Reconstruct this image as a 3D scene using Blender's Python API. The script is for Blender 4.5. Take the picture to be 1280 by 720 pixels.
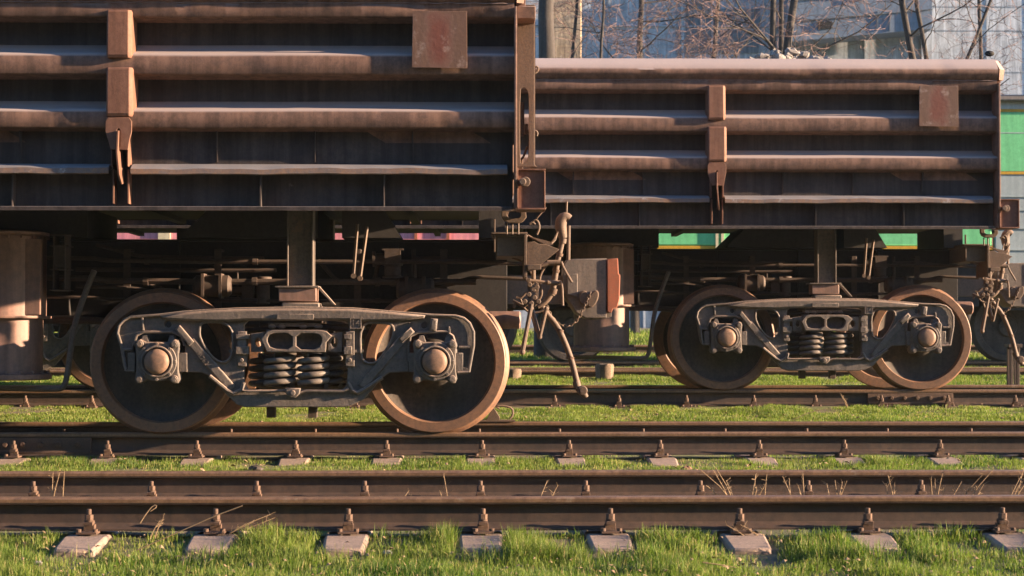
import bpy, math, random
import numpy as np
from mathutils import Vector, Matrix, Euler

for o in list(bpy.data.objects):
    bpy.data.objects.remove(o)
random.seed(7)
rng = np.random.default_rng(11)
SC = bpy.context.scene
COL = SC.collection
PI = math.pi

# ------------------------------------------------------------------ camera
F = 2400.0                      # focal length in photo pixels (1280 wide)
CAMZ = 0.95
YAW = math.atan(45 / F)         # turned right of the square-on direction
PITCH = math.atan(60 / F)       # tilted slightly up
cam_d = bpy.data.cameras.new('camera')
cam = bpy.data.objects.new('camera', cam_d)
COL.objects.link(cam)
cam_d.sensor_width = 36
cam_d.lens = 36 * F / 1280
cam_d.clip_start = 0.1
cam_d.clip_end = 4000
cam.location = (0, 0, CAMZ)
cam.rotation_euler = (PI / 2 + PITCH, 0, -YAW)
cam_d.dof.use_dof = True
cam_d.dof.focus_distance = 12.9
cam_d.dof.aperture_fstop = 7.0
SC.camera = cam
CAMR = cam.rotation_euler.to_matrix()

# ------------------------------------------------------------------ light
SUN_AZ = math.radians(7)     # angle between the sun's heading and the wagon sides
SUN_EL = math.radians(12)
to_sun = Vector((math.cos(SUN_AZ) * math.cos(SUN_EL), -math.sin(SUN_AZ) * math.cos(SUN_EL), math.sin(SUN_EL)))
world = bpy.data.worlds.new('World')
SC.world = world
world.use_nodes = True
wn = world.node_tree.nodes
bg = wn['Background']
sky = wn.new('ShaderNodeTexSky')
sky.sky_type = 'NISHITA'
sky.sun_disc = False
sky.sun_elevation = SUN_EL
sky.sun_rotation = math.atan2(to_sun.x, to_sun.y)
sky.air_density = 1.0
sky.dust_density = 0.2
sky.ozone_density = 4.0
world.node_tree.links.new(sky.outputs[0], bg.inputs[0])
bg.inputs[1].default_value = 0.07
sun_d = bpy.data.lights.new('sun', 'SUN')
sun_d.energy = 5.0
sun_d.angle = math.radians(0.6)
sun_d.color = (1.0, 0.70, 0.45)
sun = bpy.data.objects.new('sun', sun_d)
COL.objects.link(sun)
sun.rotation_euler = to_sun.to_track_quat('Z', 'Y').to_euler()
sun.location = (20, -5, 12)

SC.view_settings.view_transform = 'Standard'
SC.view_settings.look = 'None'
SC.view_settings.gamma = 1
SC.view_settings.use_curve_mapping = False
SC.view_settings.exposure = 2.4
SC.render.engine = 'CYCLES'
SC.cycles.use_denoising = True
SC.cycles.max_bounces = 6
SC.cycles.diffuse_bounces = 3
SC.cycles.glossy_bounces = 2
SC.cycles.transmission_bounces = 3

# ------------------------------------------------------------------ materials
def mat_base(name):
    m = bpy.data.materials.new(name)
    m.use_nodes = True
    nt = m.node_tree
    return m, nt, nt.nodes['Principled BSDF']

def noise(nt, vec, scale, detail=6, rough=0.6):
    n = nt.nodes.new('ShaderNodeTexNoise')
    n.inputs['Scale'].default_value = scale
    n.inputs['Detail'].default_value = detail
    n.inputs['Roughness'].default_value = rough
    nt.links.new(vec, n.inputs['Vector'])
    return n.outputs['Fac']

def ramp(nt, fac, stops):
    r = nt.nodes.new('ShaderNodeValToRGB')
    el = r.color_ramp.elements
    while len(el) < len(stops):
        el.new(0.5)
    for e, (p, c) in zip(el, stops):
        e.position = p
        e.color = (c[0], c[1], c[2], 1) if not isinstance(c, float) else (c, c, c, 1)
    nt.links.new(fac, r.inputs[0])
    return r.outputs['Color']

def mix(nt, fac, a, b, mode='MIX'):
    n = nt.nodes.new('ShaderNodeMix')
    n.data_type = 'RGBA'
    n.blend_type = mode
    for i, v in ((0, fac), (6, a), (7, b)):
        if isinstance(v, (int, float)):
            n.inputs[i].default_value = v
        elif isinstance(v, tuple):
            n.inputs[i].default_value = (*v, 1)
        else:
            nt.links.new(v, n.inputs[i])
    return n.outputs[2]

def rust(name, a, b, c, scale=3.0, streak=0.5, rough=0.75, bump=0.25, bscale=60, metal=0.0, spots=None, spec=0.35, dust=None):
    """weathered metal: two broad tones, a fine third one, vertical run-off streaks, grain"""
    m, nt, bs = mat_base(name)
    geo = nt.nodes.new('ShaderNodeNewGeometry')
    pos = geo.outputs['Position']
    big = ramp(nt, noise(nt, pos, scale), [(0.35, a), (0.65, b)])
    fine = ramp(nt, noise(nt, pos, scale * 9, 8, 0.7), [(0.42, 0.0), (0.68, 1.0)])
    col = mix(nt, fine, big, c)
    mp = nt.nodes.new('ShaderNodeMapping')
    mp.inputs['Scale'].default_value = (9, 9, 0.6)
    nt.links.new(pos, mp.inputs['Vector'])
    st = ramp(nt, noise(nt, mp.outputs[0], 1.6, 5, 0.65), [(0.38, 1.0 - 0.6 * streak), (0.62, 1.0 + 0.0)])
    col = mix(nt, 1.0, col, st, 'MULTIPLY')
    grain = ramp(nt, noise(nt, pos, bscale * 2.2, 3, 0.8), [(0.3, 0.78), (0.75, 1.0)])
    col = mix(nt, 1.0, col, grain, 'MULTIPLY')
    if spots:
        sp = ramp(nt, noise(nt, pos, spots[1], 9, 0.75), [(spots[2], 0.0), (spots[2] + 0.10, 1.0)])
        col = mix(nt, sp, col, spots[0])
    if dust:
        sx = nt.nodes.new('ShaderNodeSeparateXYZ')
        nt.links.new(geo.outputs['Normal'], sx.inputs[0])
        up = ramp(nt, sx.outputs['Z'], [(0.25, 0.0), (0.8, dust[1])])
        col = mix(nt, up, col, dust[0])
    nt.links.new(col, bs.inputs['Base Color'])
    bs.inputs['Roughness'].default_value = rough
    bs.inputs['Metallic'].default_value = metal
    bs.inputs['Specular IOR Level'].default_value = spec
    bp = nt.nodes.new('ShaderNodeBump')
    bp.inputs['Strength'].default_value = bump
    bp.inputs['Distance'].default_value = 0.01
    h = mix(nt, 0.5, noise(nt, pos, bscale, 6, 0.7), noise(nt, pos, bscale * 0.16, 3, 0.5))
    nt.links.new(h, bp.inputs['Height'])
    nt.links.new(bp.outputs[0], bs.inputs['Normal'])
    return m

M = {}
M['body'] = rust('rusty_body_steel', (.205, .122, .092), (.27, .160, .120), (.115, .074, .062), 1.6, 0.6, 0.7, 0.2, 50,
                 dust=((.36, .31, .30), 0.85))
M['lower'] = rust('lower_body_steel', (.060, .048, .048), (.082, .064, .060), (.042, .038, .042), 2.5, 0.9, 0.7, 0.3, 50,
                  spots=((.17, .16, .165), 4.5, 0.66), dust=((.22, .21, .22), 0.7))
M['ledge'] = rust('ledge_steel', (.20, .15, .13), (.28, .17, .11), (.14, .13, .14), 3, 0.2, 0.65, 0.35, 45,
                  spots=((.34, .34, .36), 7, 0.60), dust=((.17, .185, .21), 0.7))
M['post'] = rust('orange_rust_steel', (.245, .122, .080), (.20, .105, .074), (.16, .076, .052), 3, 0.5, 0.7, 0.25, 60,
                 spots=((.17, .13, .10), 5, 0.66))
M['plate'] = rust('red_primer_steel', (.20, .075, .05), (.17, .085, .06), (.22, .10, .065), 3, 0.3, 0.5, 0.2, 50,
                  spots=((.34, .27, .24), 9, 0.66), spec=0.5)
M['primer'] = rust('dark_red_primer', (.15, .05, .035), (.18, .06, .04), (.13, .05, .04), 4, 0.3, 0.5, 0.1, 50)
M['frame'] = rust('cast_grey_steel', (.145, .122, .110), (.185, .152, .132), (.095, .086, .084), 4, 0.35, 0.62, 0.85, 38, spots=((.17, .115, .085), 6, 0.58),
                  dust=((.27, .20, .165), 0.95), spec=0.45)
M['cap'] = rust('dusty_hub_cap', (.22, .135, .095), (.27, .165, .115), (.14, .10, .08), 6, 0.1, 0.6, 0.2, 60)
M['spring'] = rust('spring_steel', (.13, .112, .10), (.17, .14, .12), (.09, .08, .077), 8, 0.1, 0.6, 0.2, 60)
M['wheel'] = rust('rusty_wheel_steel', (.205, .112, .068), (.26, .135, .078), (.125, .075, .055), 4, 0.1, 0.55, 0.2, 60, spec=0.5)
M['disc'] = rust('dark_wheel_disc', (.085, .07, .06), (.11, .088, .075), (.05, .044, .042), 4, 0.5, 0.7, 0.35, 40, spots=((.14, .095, .07), 5, 0.60))
M['sill'] = rust('sooty_underframe', (.040, .037, .038), (.052, .047, .046), (.032, .030, .031), 3, 0.2, 0.75, 0.2, 40)
M['under'] = rust('brown_underframe', (.078, .058, .050), (.10, .07, .058), (.058, .047, .042), 5, 0.2, 0.7, 0.3, 60)
M['gear'] = rust('end_gear_steel', (.14, .098, .074), (.175, .115, .08), (.09, .07, .06), 9, 0.2, 0.65, 0.3, 60, dust=((.24, .17, .12), 0.5))
M['coupler'] = rust('grey_coupler_casting', (.17, .145, .13), (.21, .17, .145), (.12, .11, .105), 5, 0.2, 0.6, 0.35, 60)
M['redface'] = rust('red_coupler_face', (.42, .13, .07), (.36, .12, .07), (.30, .13, .08), 6, 0.3, 0.6, 0.25, 60)
M['cyl'] = rust('brown_cylinder', (.26, .155, .125), (.30, .175, .14), (.20, .13, .11), 2.2, 0.5, 0.6, 0.15, 50, spec=0.5)
M['rail'] = rust('rail_rust', (.072, .050, .041), (.100, .066, .050), (.050, .039, .035), 3, 0.3, 0.6, 0.25, 60)
M['railtop'] = rust('rail_head_rust', (.24, .145, .085), (.31, .19, .115), (.15, .09, .06), 5, 0.3, 0.40, 0.2, 60, metal=0.25, spec=0.6, spots=((.34, .27, .21), 3, 0.60))
M['bolt'] = rust('bolt_rust', (.115, .07, .05), (.15, .09, .06), (.08, .055, .045), 14, 0.2, 0.75, 0.5, 80)
M['concrete'] = rust('sleeper_concrete', (.27, .20, .165), (.33, .25, .205), (.20, .16, .13), 5, 0.0, 0.9, 0.5, 70,
                     spots=((.15, .12, .08), 16, 0.63))
M['stone'] = rust('pale_stone', (.36, .34, .33), (.46, .43, .41), (.24, .22, .21), 8, 0.0, 0.9, 0.5, 40)
M['rubble'] = rust('dusty_rubble', (.25, .235, .225), (.36, .34, .33), (.13, .12, .12), 9, 0.0, 0.95, 0.5, 40)
M['wood'] = rust('old_timber', (.19, .14, .10), (.25, .19, .14), (.12, .09, .07), 8, 0.3, 0.9, 0.6, 50)
M['bark'] = rust('grey_bark', (.055, .05, .048), (.08, .07, .065), (.04, .036, .035), 4, 0.5, 0.9, 0.5, 30)
M['twig'] = rust('reddish_twig', (.21, .14, .125), (.25, .165, .15), (.16, .115, .105), 4, 0.0, 0.9, 0.0, 30)
M['dry'] = rust('dry_stalk', (.27, .19, .115), (.33, .235, .14), (.20, .14, .085), 9, 0.0, 0.8, 0.0, 30)
M['wallc'] = rust('weathered_concrete', (.34, .40, .48), (.46, .52, .60), (.26, .31, .38), 0.22, 0.6, 0.9, 0.2, 8,
                  spots=((.18, .20, .24), 0.8, 0.62))
M['wallp'] = rust('pale_concrete', (.50, .57, .66), (.60, .66, .74), (.38, .44, .52), 0.3, 0.7, 0.9, 0.2, 8,
                  spots=((.30, .31, .33), 0.6, 0.60))
M['walld'] = rust('dark_concrete', (.15, .19, .24), (.20, .25, .30), (.12, .15, .20), 0.6, 0.7, 0.9, 0.2, 8)
M['tan'] = rust('tan_concrete', (.60, .46, .30), (.74, .60, .42), (.34, .27, .22), 1.8, 0.7, 0.9, 0.4, 10, spots=((.80, .76, .70), 2.2, 0.58))
M['blue_sheet'] = rust('blue_sheet_steel', (.13, .18, .26), (.16, .215, .30), (.10, .14, .20), 0.8, 0.3, 0.6, 0.1, 20)
M['dark'] = rust('dark_opening', (.015, .015, .018), (.02, .02, .022), (.012, .012, .012), 3, 0, 0.8, 0, 20)
M['green'] = rust('green_paint', (.16, .60, .27), (.18, .64, .30), (.13, .52, .23), 1.5, 0.25, 0.5, 0.05, 30,
                  spots=((.10, .10, .07), 5, 0.70), spec=0.5)
M['yellow'] = rust('yellow_paint', (.55, .33, .035), (.60, .37, .04), (.45, .26, .03), 3, 0.2, 0.5, 0.05, 30)
M['bluegrey'] = rust('blue_grey_paint', (.36, .44, .46), (.41, .49, .51), (.31, .39, .41), 1.2, 0.3, 0.5, 0.05, 30,
                     spots=((.34, .24, .18), 4, 0.70), spec=0.5)
M['greyroof'] = rust('grey_roof', (.22, .20, .19), (.28, .25, .23), (.18, .17, .16), 2, 0.4, 0.7, 0.1, 30)
M['pink'] = rust('faded_red_paint', (.75, .27, .32), (.62, .28, .38), (.75, .32, .32), 1.2, 0.5, 0.6, 0.05, 30)
M['cream'] = rust('cream_paint', (.62, .58, .40), (.68, .62, .42), (.55, .5, .34), 3, 0.2, 0.5, 0.05, 30)

def plate_mat():
    """patch plate: red primer oval in the middle, grey worn halo, brown rim"""
    m, nt, bs = mat_base('patched_plate_steel')
    tc = nt.nodes.new('ShaderNodeTexCoord')
    geo = nt.nodes.new('ShaderNodeNewGeometry')
    mp = nt.nodes.new('ShaderNodeMapping')
    mp.inputs['Scale'].default_value = (6.2, 0.0, 2.6)
    nt.links.new(tc.outputs['Object'], mp.inputs['Vector'])
    ln = nt.nodes.new('ShaderNodeVectorMath'); ln.operation = 'LENGTH'
    nt.links.new(mp.outputs[0], ln.inputs[0])
    nz = noise(nt, geo.outputs['Position'], 12, 5)
    ad = nt.nodes.new('ShaderNodeMath'); ad.operation = 'MULTIPLY_ADD'
    nt.links.new(nz, ad.inputs[0]); ad.inputs[1].default_value = 0.7
    nt.links.new(ln.outputs['Value'], ad.inputs[2])
    col = ramp(nt, ad.outputs[0], [(0.0, (.125, .042, .030)), (0.62, (.135, .050, .036)), (0.93, (.14, .082, .062)), (1.0, (.12, .07, .05))])
    spk = ramp(nt, noise(nt, geo.outputs['Position'], 10, 7, 0.7), [(0.56, 0.0), (0.66, 0.55)])
    col = mix(nt, spk, col, (.30, .24, .22))
    nt.links.new(col, bs.inputs['Base Color'])
    bs.inputs['Roughness'].default_value = 0.5
    bp = nt.nodes.new('ShaderNodeBump'); bp.inputs['Strength'].default_value = 0.2; bp.inputs['Distance'].default_value = 0.01
    nt.links.new(noise(nt, geo.outputs['Position'], 30), bp.inputs['Height'])
    nt.links.new(bp.outputs[0], bs.inputs['Normal'])
    return m
M['patch'] = plate_mat()

def grass_mat():
    m, nt, bs = mat_base('grass_blades')
    at = nt.nodes.new('ShaderNodeAttribute'); at.attribute_name = 'tint'
    geo = nt.nodes.new('ShaderNodeNewGeometry')
    n = noise(nt, geo.outputs['Position'], 1.1, 4)
    g = ramp(nt, at.outputs['Fac'], [(0.0, (.036, .082, .014)), (0.4, (.095, .158, .029)), (0.82, (.220, .285, .056)), (0.87, (.30, .25, .12)), (1.0, (.38, .29, .16))])
    col = mix(nt, ramp(nt, n, [(0.35, 0.0), (0.7, 0.6)]), g, (.20, .23, .05))
    nt.links.new(col, bs.inputs['Base Color'])
    bs.inputs['Roughness'].default_value = 0.6
    bs.inputs['Specular IOR Level'].default_value = 0.25
    tr = nt.nodes.new('ShaderNodeBsdfTranslucent')
    nt.links.new(mix(nt, 1.0, col, (1.0, 1.25, 0.6), 'MULTIPLY'), tr.inputs['Color'])
    ms = nt.nodes.new('ShaderNodeMixShader'); ms.inputs[0].default_value = 0.4
    nt.links.new(bs.outputs[0], ms.inputs[1]); nt.links.new(tr.outputs[0], ms.inputs[2])
    nt.links.new(ms.outputs[0], nt.nodes['Material Output'].inputs[0])
    return m
M['grass'] = grass_mat()

def soil_mat():
    m, nt, bs = mat_base('soil_and_moss')
    geo = nt.nodes.new('ShaderNodeNewGeometry')
    pos = geo.outputs['Position']
    a = ramp(nt, noise(nt, pos, 14, 8, 0.7), [(0.35, (.075, .058, .040)), (0.65, (.13, .105, .075))])
    b = ramp(nt, noise(nt, pos, 2.0, 5, 0.6), [(0.40, 0.0), (0.60, 0.85)])
    col = mix(nt, b, a, (.10, .125, .035))
    nt.links.new(col, bs.inputs['Base Color'])
    bs.inputs['Roughness'].default_value = 0.95
    bp = nt.nodes.new('ShaderNodeBump'); bp.inputs['Strength'].default_value = 0.8; bp.inputs['Distance'].default_value = 0.02
    nt.links.new(noise(nt, pos, 45, 6, 0.75), bp.inputs['Height'])
    nt.links.new(bp.outputs[0], bs.inputs['Normal'])
    return m
M['soil'] = soil_mat()

# ------------------------------------------------------------------ mesh helpers
def at(px, py, Y):
    """world point seen at photo pixel (px, py) on the plane at distance Y"""
    d = CAMR @ Vector(((px - 640) / F, (360 - py) / F, -1))
    k = Y / d.y
    return Vector((d.x * k, Y, CAMZ + d.z * k))

class MB:
    def __init__(s):
        s.v = []; s.f = []
    def add(s, vs, fs):
        b = len(s.v)
        s.v.extend([tuple(v) for v in vs])
        s.f.extend([tuple(i + b for i in f) for f in fs])
        return s
    def box(s, x0, x1, y0, y1, z0, z1, rot=None, piv=None):
        vs = [Vector((x, y, z)) for z in (z0, z1) for x, y in ((x0, y0), (x1, y0), (x1, y1), (x0, y1))]
        if rot is not None:
            c = Vector(piv) if piv is not None else Vector(((x0 + x1) / 2, (y0 + y1) / 2, (z0 + z1) / 2))
            R = Euler(rot).to_matrix()
            vs = [R @ (v - c) + c for v in vs]
        return s.add(vs, [(3, 2, 1, 0), (4, 5, 6, 7), (0, 1, 5, 4), (1, 2, 6, 5), (2, 3, 7, 6), (3, 0, 4, 7)])
    def lathe(s, prof, c, axis='Y', n=48, closed=False, a0=0.0):
        """prof: list of (r, a) with a along the axis; c centre"""
        c = Vector(c); vs = []; m = len(prof)
        for i in range(n):
            t = a0 + 2 * PI * i / n
            for r, a in prof:
                u, w = r * math.cos(t), r * math.sin(t)
                vs.append(c + (Vector((u, a, w)) if axis == 'Y' else Vector((u, w, a)) if axis == 'Z' else Vector((a, u, w))))
        fs = []
        sgn = axis == 'Y'
        for i in range(n):
            j = (i + 1) % n
            for k in range(m if closed else m - 1):
                l = (k + 1) % m
                q = (i * m + k, j * m + k, j * m + l, i * m + l)
                fs.append(q if sgn else q[::-1])
        return s.add(vs, fs)
    def cyl(s, c, r, a0, a1, axis='Y', n=24, ch=0.0):
        p = [(0.0005, a0), (r - ch, a0), (r, a0 + ch), (r, a1 - ch), (r - ch, a1), (0.0005, a1)]
        return s.lathe(p, c, axis, n)
    def tube(s, pts, r, n=8, smooth=0, flat=None):
        pts = [Vector(p) for p in pts]
        rs = list(r) if isinstance(r, (list, tuple)) else [r] * len(pts)
        for _ in range(smooth):
            q = [pts[0]]; qr = [rs[0]]
            for a, b, ra, rb in zip(pts, pts[1:], rs, rs[1:]):
                q += [a * .75 + b * .25, a * .25 + b * .75]; qr += [ra * .75 + rb * .25, ra * .25 + rb * .75]
            q.append(pts[-1]); qr.append(rs[-1]); pts, rs = q, qr
        vs = []; m = len(pts)
        up = None
        for i, p in enumerate(pts):
            t = (pts[min(i + 1, m - 1)] - pts[max(i - 1, 0)])
            if t.length < 1e-9: t = Vector((0, 0, 1))
            t.normalize()
            if up is None:
                up = t.orthogonal().normalized()
            up = (up - t * up.dot(t))
            if up.length < 1e-6: up = t.orthogonal()
            up.normalize()
            w = t.cross(up)
            for k in range(n):
                a = 2 * PI * k / n
                o = up * math.cos(a) + w * math.sin(a)
                if flat: o = Vector((o.x, o.y * flat, o.z))
                vs.append(p + o * rs[i])
        fs = []
        for i in range(m - 1):
            for k in range(n):
                l = (k + 1) % n
                fs.append((i * n + k, i * n + l, (i + 1) * n + l, (i + 1) * n + k))
        fs.append(tuple(range(n))[::-1]); fs.append(tuple((m - 1) * n + k for k in range(n)))
        return s.add(vs, fs)
    def sphere(s, c, r, n=10, m=6, sc=(1, 1, 1)):
        vs = []; fs = []
        c = Vector(c)
        for i in range(m + 1):
            a = PI * i / m
            for k in range(n):
                b = 2 * PI * k / n
                rr = max(math.sin(a), 0.001)
                vs.append(c + Vector((r * sc[0] * rr * math.cos(b), r * sc[1] * rr * math.sin(b), r * sc[2] * math.cos(a))))
        for i in range(m):
            for k in range(n):
                l = (k + 1) % n
                fs.append((i * n + k, (i + 1) * n + k, (i + 1) * n + l, i * n + l))
        return s.add(vs, fs)
    def prism(s, outer, holes, y0, y1, bevel=0.0):
        """outline (x, z) pairs with holes, extruded from y0 (front) to y1"""
        cu = bpy.data.curves.new('tmp', 'CURVE')
        cu.dimensions = '2D'; cu.fill_mode = 'BOTH'
        cu.extrude = max((y1 - y0) / 2 - bevel, 0.0001); cu.bevel_depth = bevel; cu.bevel_resolution = 1
        cu.offset = -bevel
        for lp in [outer] + list(holes):
            sp = cu.splines.new('POLY'); sp.points.add(len(lp) - 1)
            for p, q in zip(sp.points, lp): p.co = (q[0], q[1], 0, 1)
            sp.use_cyclic_u = True
        ob = bpy.data.objects.new('tmp', cu); COL.objects.link(ob)
        dg = bpy.context.evaluated_depsgraph_get()
        me = bpy.data.meshes.new_from_object(ob.evaluated_get(dg))
        yc = (y0 + y1) / 2
        s.add([(v.co.x, yc - v.co.z, v.co.y) for v in me.vertices], [tuple(p.vertices) for p in me.polygons])
        bpy.data.objects.remove(ob); bpy.data.curves.remove(cu); bpy.data.meshes.remove(me)
        return s
    def text(s, body, x, z, y, size, depth=0.004, rot=0.0):
        cu = bpy.data.curves.new('tmp', 'FONT')
        cu.body = body; cu.size = size; cu.extrude = depth; cu.align_x = 'CENTER'; cu.align_y = 'CENTER'
        ob = bpy.data.objects.new('tmp', cu); COL.objects.link(ob)
        dg = bpy.context.evaluated_depsgraph_get()
        me = bpy.data.meshes.new_from_object(ob.evaluated_get(dg))
        c, sn = math.cos(rot), math.sin(rot)
        s.add([(x + v.co.x * c - v.co.y * sn, y - v.co.z, z + v.co.x * sn + v.co.y * c) for v in me.vertices], [tuple(p.vertices) for p in me.polygons])
        bpy.data.objects.remove(ob); bpy.data.curves.remove(cu); bpy.data.meshes.remove(me)
        return s
    def build(s, name, mat, parent=None, loc=(0, 0, 0), bevel=0.0, smooth=True, ang=40, kind=None):
        me = bpy.data.meshes.new(name)
        me.from_pydata(s.v, [], s.f)
        me.validate(); me.update()
        if smooth:
            me.shade_smooth(); me.set_sharp_from_angle(angle=math.radians(ang))
        me.materials.append(M[mat] if isinstance(mat, str) else mat)
        o = bpy.data.objects.new(name, me); COL.objects.link(o)
        o.location = loc
        if parent: o.parent = parent
        if bevel:
            b = o.modifiers.new('bevel', 'BEVEL'); b.width = bevel; b.segments = 2; b.limit_method = 'ANGLE'; b.angle_limit = math.radians(35)
        if kind: o['kind'] = kind
        return o

def chaikin(pts, k=1):
    for _ in range(k):
        q = []
        for a, b in zip(pts, pts[1:] + pts[:1]):
            q += [(a[0] * .78 + b[0] * .22, a[1] * .78 + b[1] * .22), (a[0] * .22 + b[0] * .78, a[1] * .22 + b[1] * .78)]
        pts = q
    return pts

def thing(name, label, cat, loc=(0, 0, 0), group=None):
    o = bpy.data.objects.new(name, None); COL.objects.link(o)
    o.location = loc; o['label'] = label; o['category'] = cat
    o.empty_display_size = 0.2
    if group: o['group'] = group
    return o

def tag(o, label, cat, group=None, kind=None):
    o['label'] = label; o['category'] = cat
    if group: o['group'] = group
    if kind: o['kind'] = kind
    return o

KIDS = {}
def copy_tree(o, parent=None, skip=()):
    c = o.copy(); COL.objects.link(c)
    if parent: c.parent = parent
    for ch in [x for x in list(bpy.data.objects) if x.parent == o]:
        if ch in skip: continue
        copy_tree(ch, c, skip)
    return c

# ------------------------------------------------------------------ levels
# distance of track centres, and heights of the rail tops above the foreground ground
TR = {'A': (9.80, 0.200), 'B': (13.88, 0.295), 'C': (18.68, 0.450), 'E': (23.2, 0.555), 'D': (27.0, 0.60), 'F': (33.5, 0.79)}
RH = 0.152
gy = [0, 7.0, 8.5, 8.90, 10.7, 11.6, 13.0, 14.8, 16.3, 17.8, 19.6, 22.2, 24.2, 26.2, 28.0, 32.5, 34.5, 40, 50, 120, 900, 3000]
gz = [-.045, -.045, -.040, .010, .025, .045, .106, .128, .20, .292, .31, .465, .49, .53, .54, .62, .64, .86, 1.15, 1.5, 2, 2]
def gh(y): return float(np.interp(y, gy, gz))

# ground sheet
ys = np.unique(np.concatenate([np.linspace(-10, 7, 10), np.arange(7, 30, 0.12), np.arange(30, 60, 1.0), [70, 90, 120, 200, 400, 900, 3000]]))
xs = np.unique(np.concatenate([[-2500, -800, -300, -120, -60, -30, -20], np.arange(-12, 12.01, 0.25), [15, 20, 30, 60, 120, 300, 800, 2500]]))
X, Yg = np.meshgrid(xs, ys)
Z = np.interp(Yg, gy, gz)
Z = Z + 0.010 * np.sin(X * 1.7 + Yg * 2.3) * np.sin(Yg * 3.1 - X * 0.9) + 0.006 * np.sin(X * 5.1 + 1.3) * np.sin(Yg * 6.7)
g = MB()
nx = len(xs)
g.v = [tuple(p) for p in np.stack([X.ravel(), Yg.ravel(), Z.ravel()], 1).tolist()]
g.f = [(j * nx + i, j * nx + i + 1, (j + 1) * nx + i + 1, (j + 1) * nx + i) for j in range(len(ys) - 1) for i in range(nx - 1)]
go = g.build('ground', 'soil', kind='structure')

# ------------------------------------------------------------------ tracks
RP = [(-.066, 0), (.066, 0), (.066, .009), (.030, .020), (.010, .034), (.0078, .060), (.0078, .098), (.014, .112), (.034, .120), (.036, .126),
      (.0355, .144), (.030, .150), (.018, .152), (-.018, .152), (-.030, .150), (-.0355, .144), (-.036, .126), (-.034, .120), (-.014, .112),
      (-.0078, .098), (-.0078, .060), (-.010, .034), (-.030, .020), (-.066, .009)]
def rail_part(parent, yoff, zoff, x0, x1):
    def sweep(prof, nm, mat, par):
        m = MB(); n = len(prof); xsr = np.arange(x0, x1 + .01, 0.5)
        for i, x in enumerate(xsr):
            dz = 0.0012 * math.sin(x * 1.3 + yoff); dy = 0.0015 * math.sin(x * 0.7 + yoff * 3)
            m.v += [(x, yoff + p[0] + dy, zoff - RH + p[1] + dz) for p in prof]
        for i in range(len(xsr) - 1):
            for k in range(n):
                l = (k + 1) % n
                m.f.append((i * n + k, (i + 1) * n + k, (i + 1) * n + l, i * n + l))
        m.f.append(tuple(range(n))); m.f.append(tuple((len(xsr) - 1) * n + k for k in range(n))[::-1])
        return m.build(nm, mat, par, ang=30)
    r = sweep(RP, 'rail', 'rail', parent)
    sweep([(-.0372, .128), (-.0372, .143), (-.031, .1515), (-.018, .1535), (.018, .1535), (.031, .1515), (.0372, .143), (.0372, .128), (.03, .128), (-.03, .128)], 'rail_head', 'railtop', r)
    return r

def fastening_mesh():
    m = MB()
    m.box(-.055, .055, -.16, .16, -.012, .000)
    for s in (-1, 1):
        m.box(-.029, .029, s * .072 - .022, s * .072 + .022, .0, .034)
        m.box(-.025, .025, s * .092 - .03, s * .092 + .03, .0345, .052, rot=(s * -.12, 0, 0))
        m.cyl((0, s * .092, 0), .025, .052, .060, 'Z', 12)
        m.lathe([(.001, .060), (.024, .060), (.024, .088), (.001, .088)], (0, s * .092, 0), 'Z', 6)
        m.cyl((0, s * .092, 0), .0135, .088, .118, 'Z', 10, .002)
        for q in (-1, 1):
            m.cyl((q * .044, s * .140, 0), .014, .0, .016, 'Z', 8)
    return m
def sleeper_mesh():
    m = MB()
    L = 1.21; st = [(-L, .055, .122), (-1.17, .040, .130), (-.97, .0, .14), (-.5, .0, .14), (-.3, .02, .12), (.3, .02, .12), (.5, .0, .14), (.97, .0, .14), (1.17, .040, .130), (L, .055, .122)]
    n = 4
    for y, dz, w in [(y, dz * .6, w * .84) for y, dz, w in st]:
        m.v += [(-w, y, -.20), (w, y, -.20), (w * .84, y, -dz - .012), (-w * .84, y, -dz - .012)]
    for i in range(len(st) - 1):
        for k in range(n):
            l = (k + 1) % n
            m.f.append((i * n + k, i * n + l, (i + 1) * n + l, (i + 1) * n + k))
    m.f.append((3, 2, 1, 0)); e = (len(st) - 1) * n; m.f.append((e, e + 1, e + 2, e + 3))
    return m
SL = sleeper_mesh().build('sleeper', 'concrete', bevel=0.012)
FA = fastening_mesh().build('rail_fastening', 'bolt', bevel=0.003)
FA.scale = (.86, .92, .86)
SLEEPER_X = {}
def track(key, label, x0, x1, sx, dz_far=0.0, spacing=0.6125, first=0.0):
    yc, zt = TR[key]
    t = thing('railway_track', label, 'railway track', (0, yc, zt), 'tracks of the yard')
    rail_part(t, -.80, 0, x0, x1); rail_part(t, .80, dz_far, x0, x1)
    pos = []
    if sx:
        k = math.ceil((sx[0] - first) / spacing)
        while first + k * spacing <= sx[1]:
            x = first + k * spacing + random.uniform(-.018, .018)
            s = SL.copy(); COL.objects.link(s); s.parent = t
            s.location = (x, random.uniform(-.01, .01), -RH - .004); s.rotation_euler = (0, 0, random.uniform(-.012, .012))
            for sg in (-1, 1):
                f = FA.copy(); COL.objects.link(f); f.parent = s
                f.location = (random.uniform(-.01, .01), sg * .80, 0.006 + (dz_far if sg > 0 else 0)); f.rotation_euler = (0, 0, random.uniform(-.05, .05))
            pos.append(x); k += 1
    SLEEPER_X[key] = pos
    return t
tA = track('A', 'nearest empty track with rusty rails at the edge of the foreground grass', -20, 22, (-5.6, 5.8), 0.008, 0.604, .02)
tB = track('B', 'track under the nearer dump wagon with the large wheels', -24, 26, (-7, 7), 0, 0.625, .016)
tC = track('C', 'track under the farther dump wagon behind the lit strip of grass', -30, 32, (-8, 9), 0, 0.61, .73)
tE = track('E', 'empty rusty track just behind the farther dump wagon with two stubs beside it', -30, 34, None)
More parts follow.
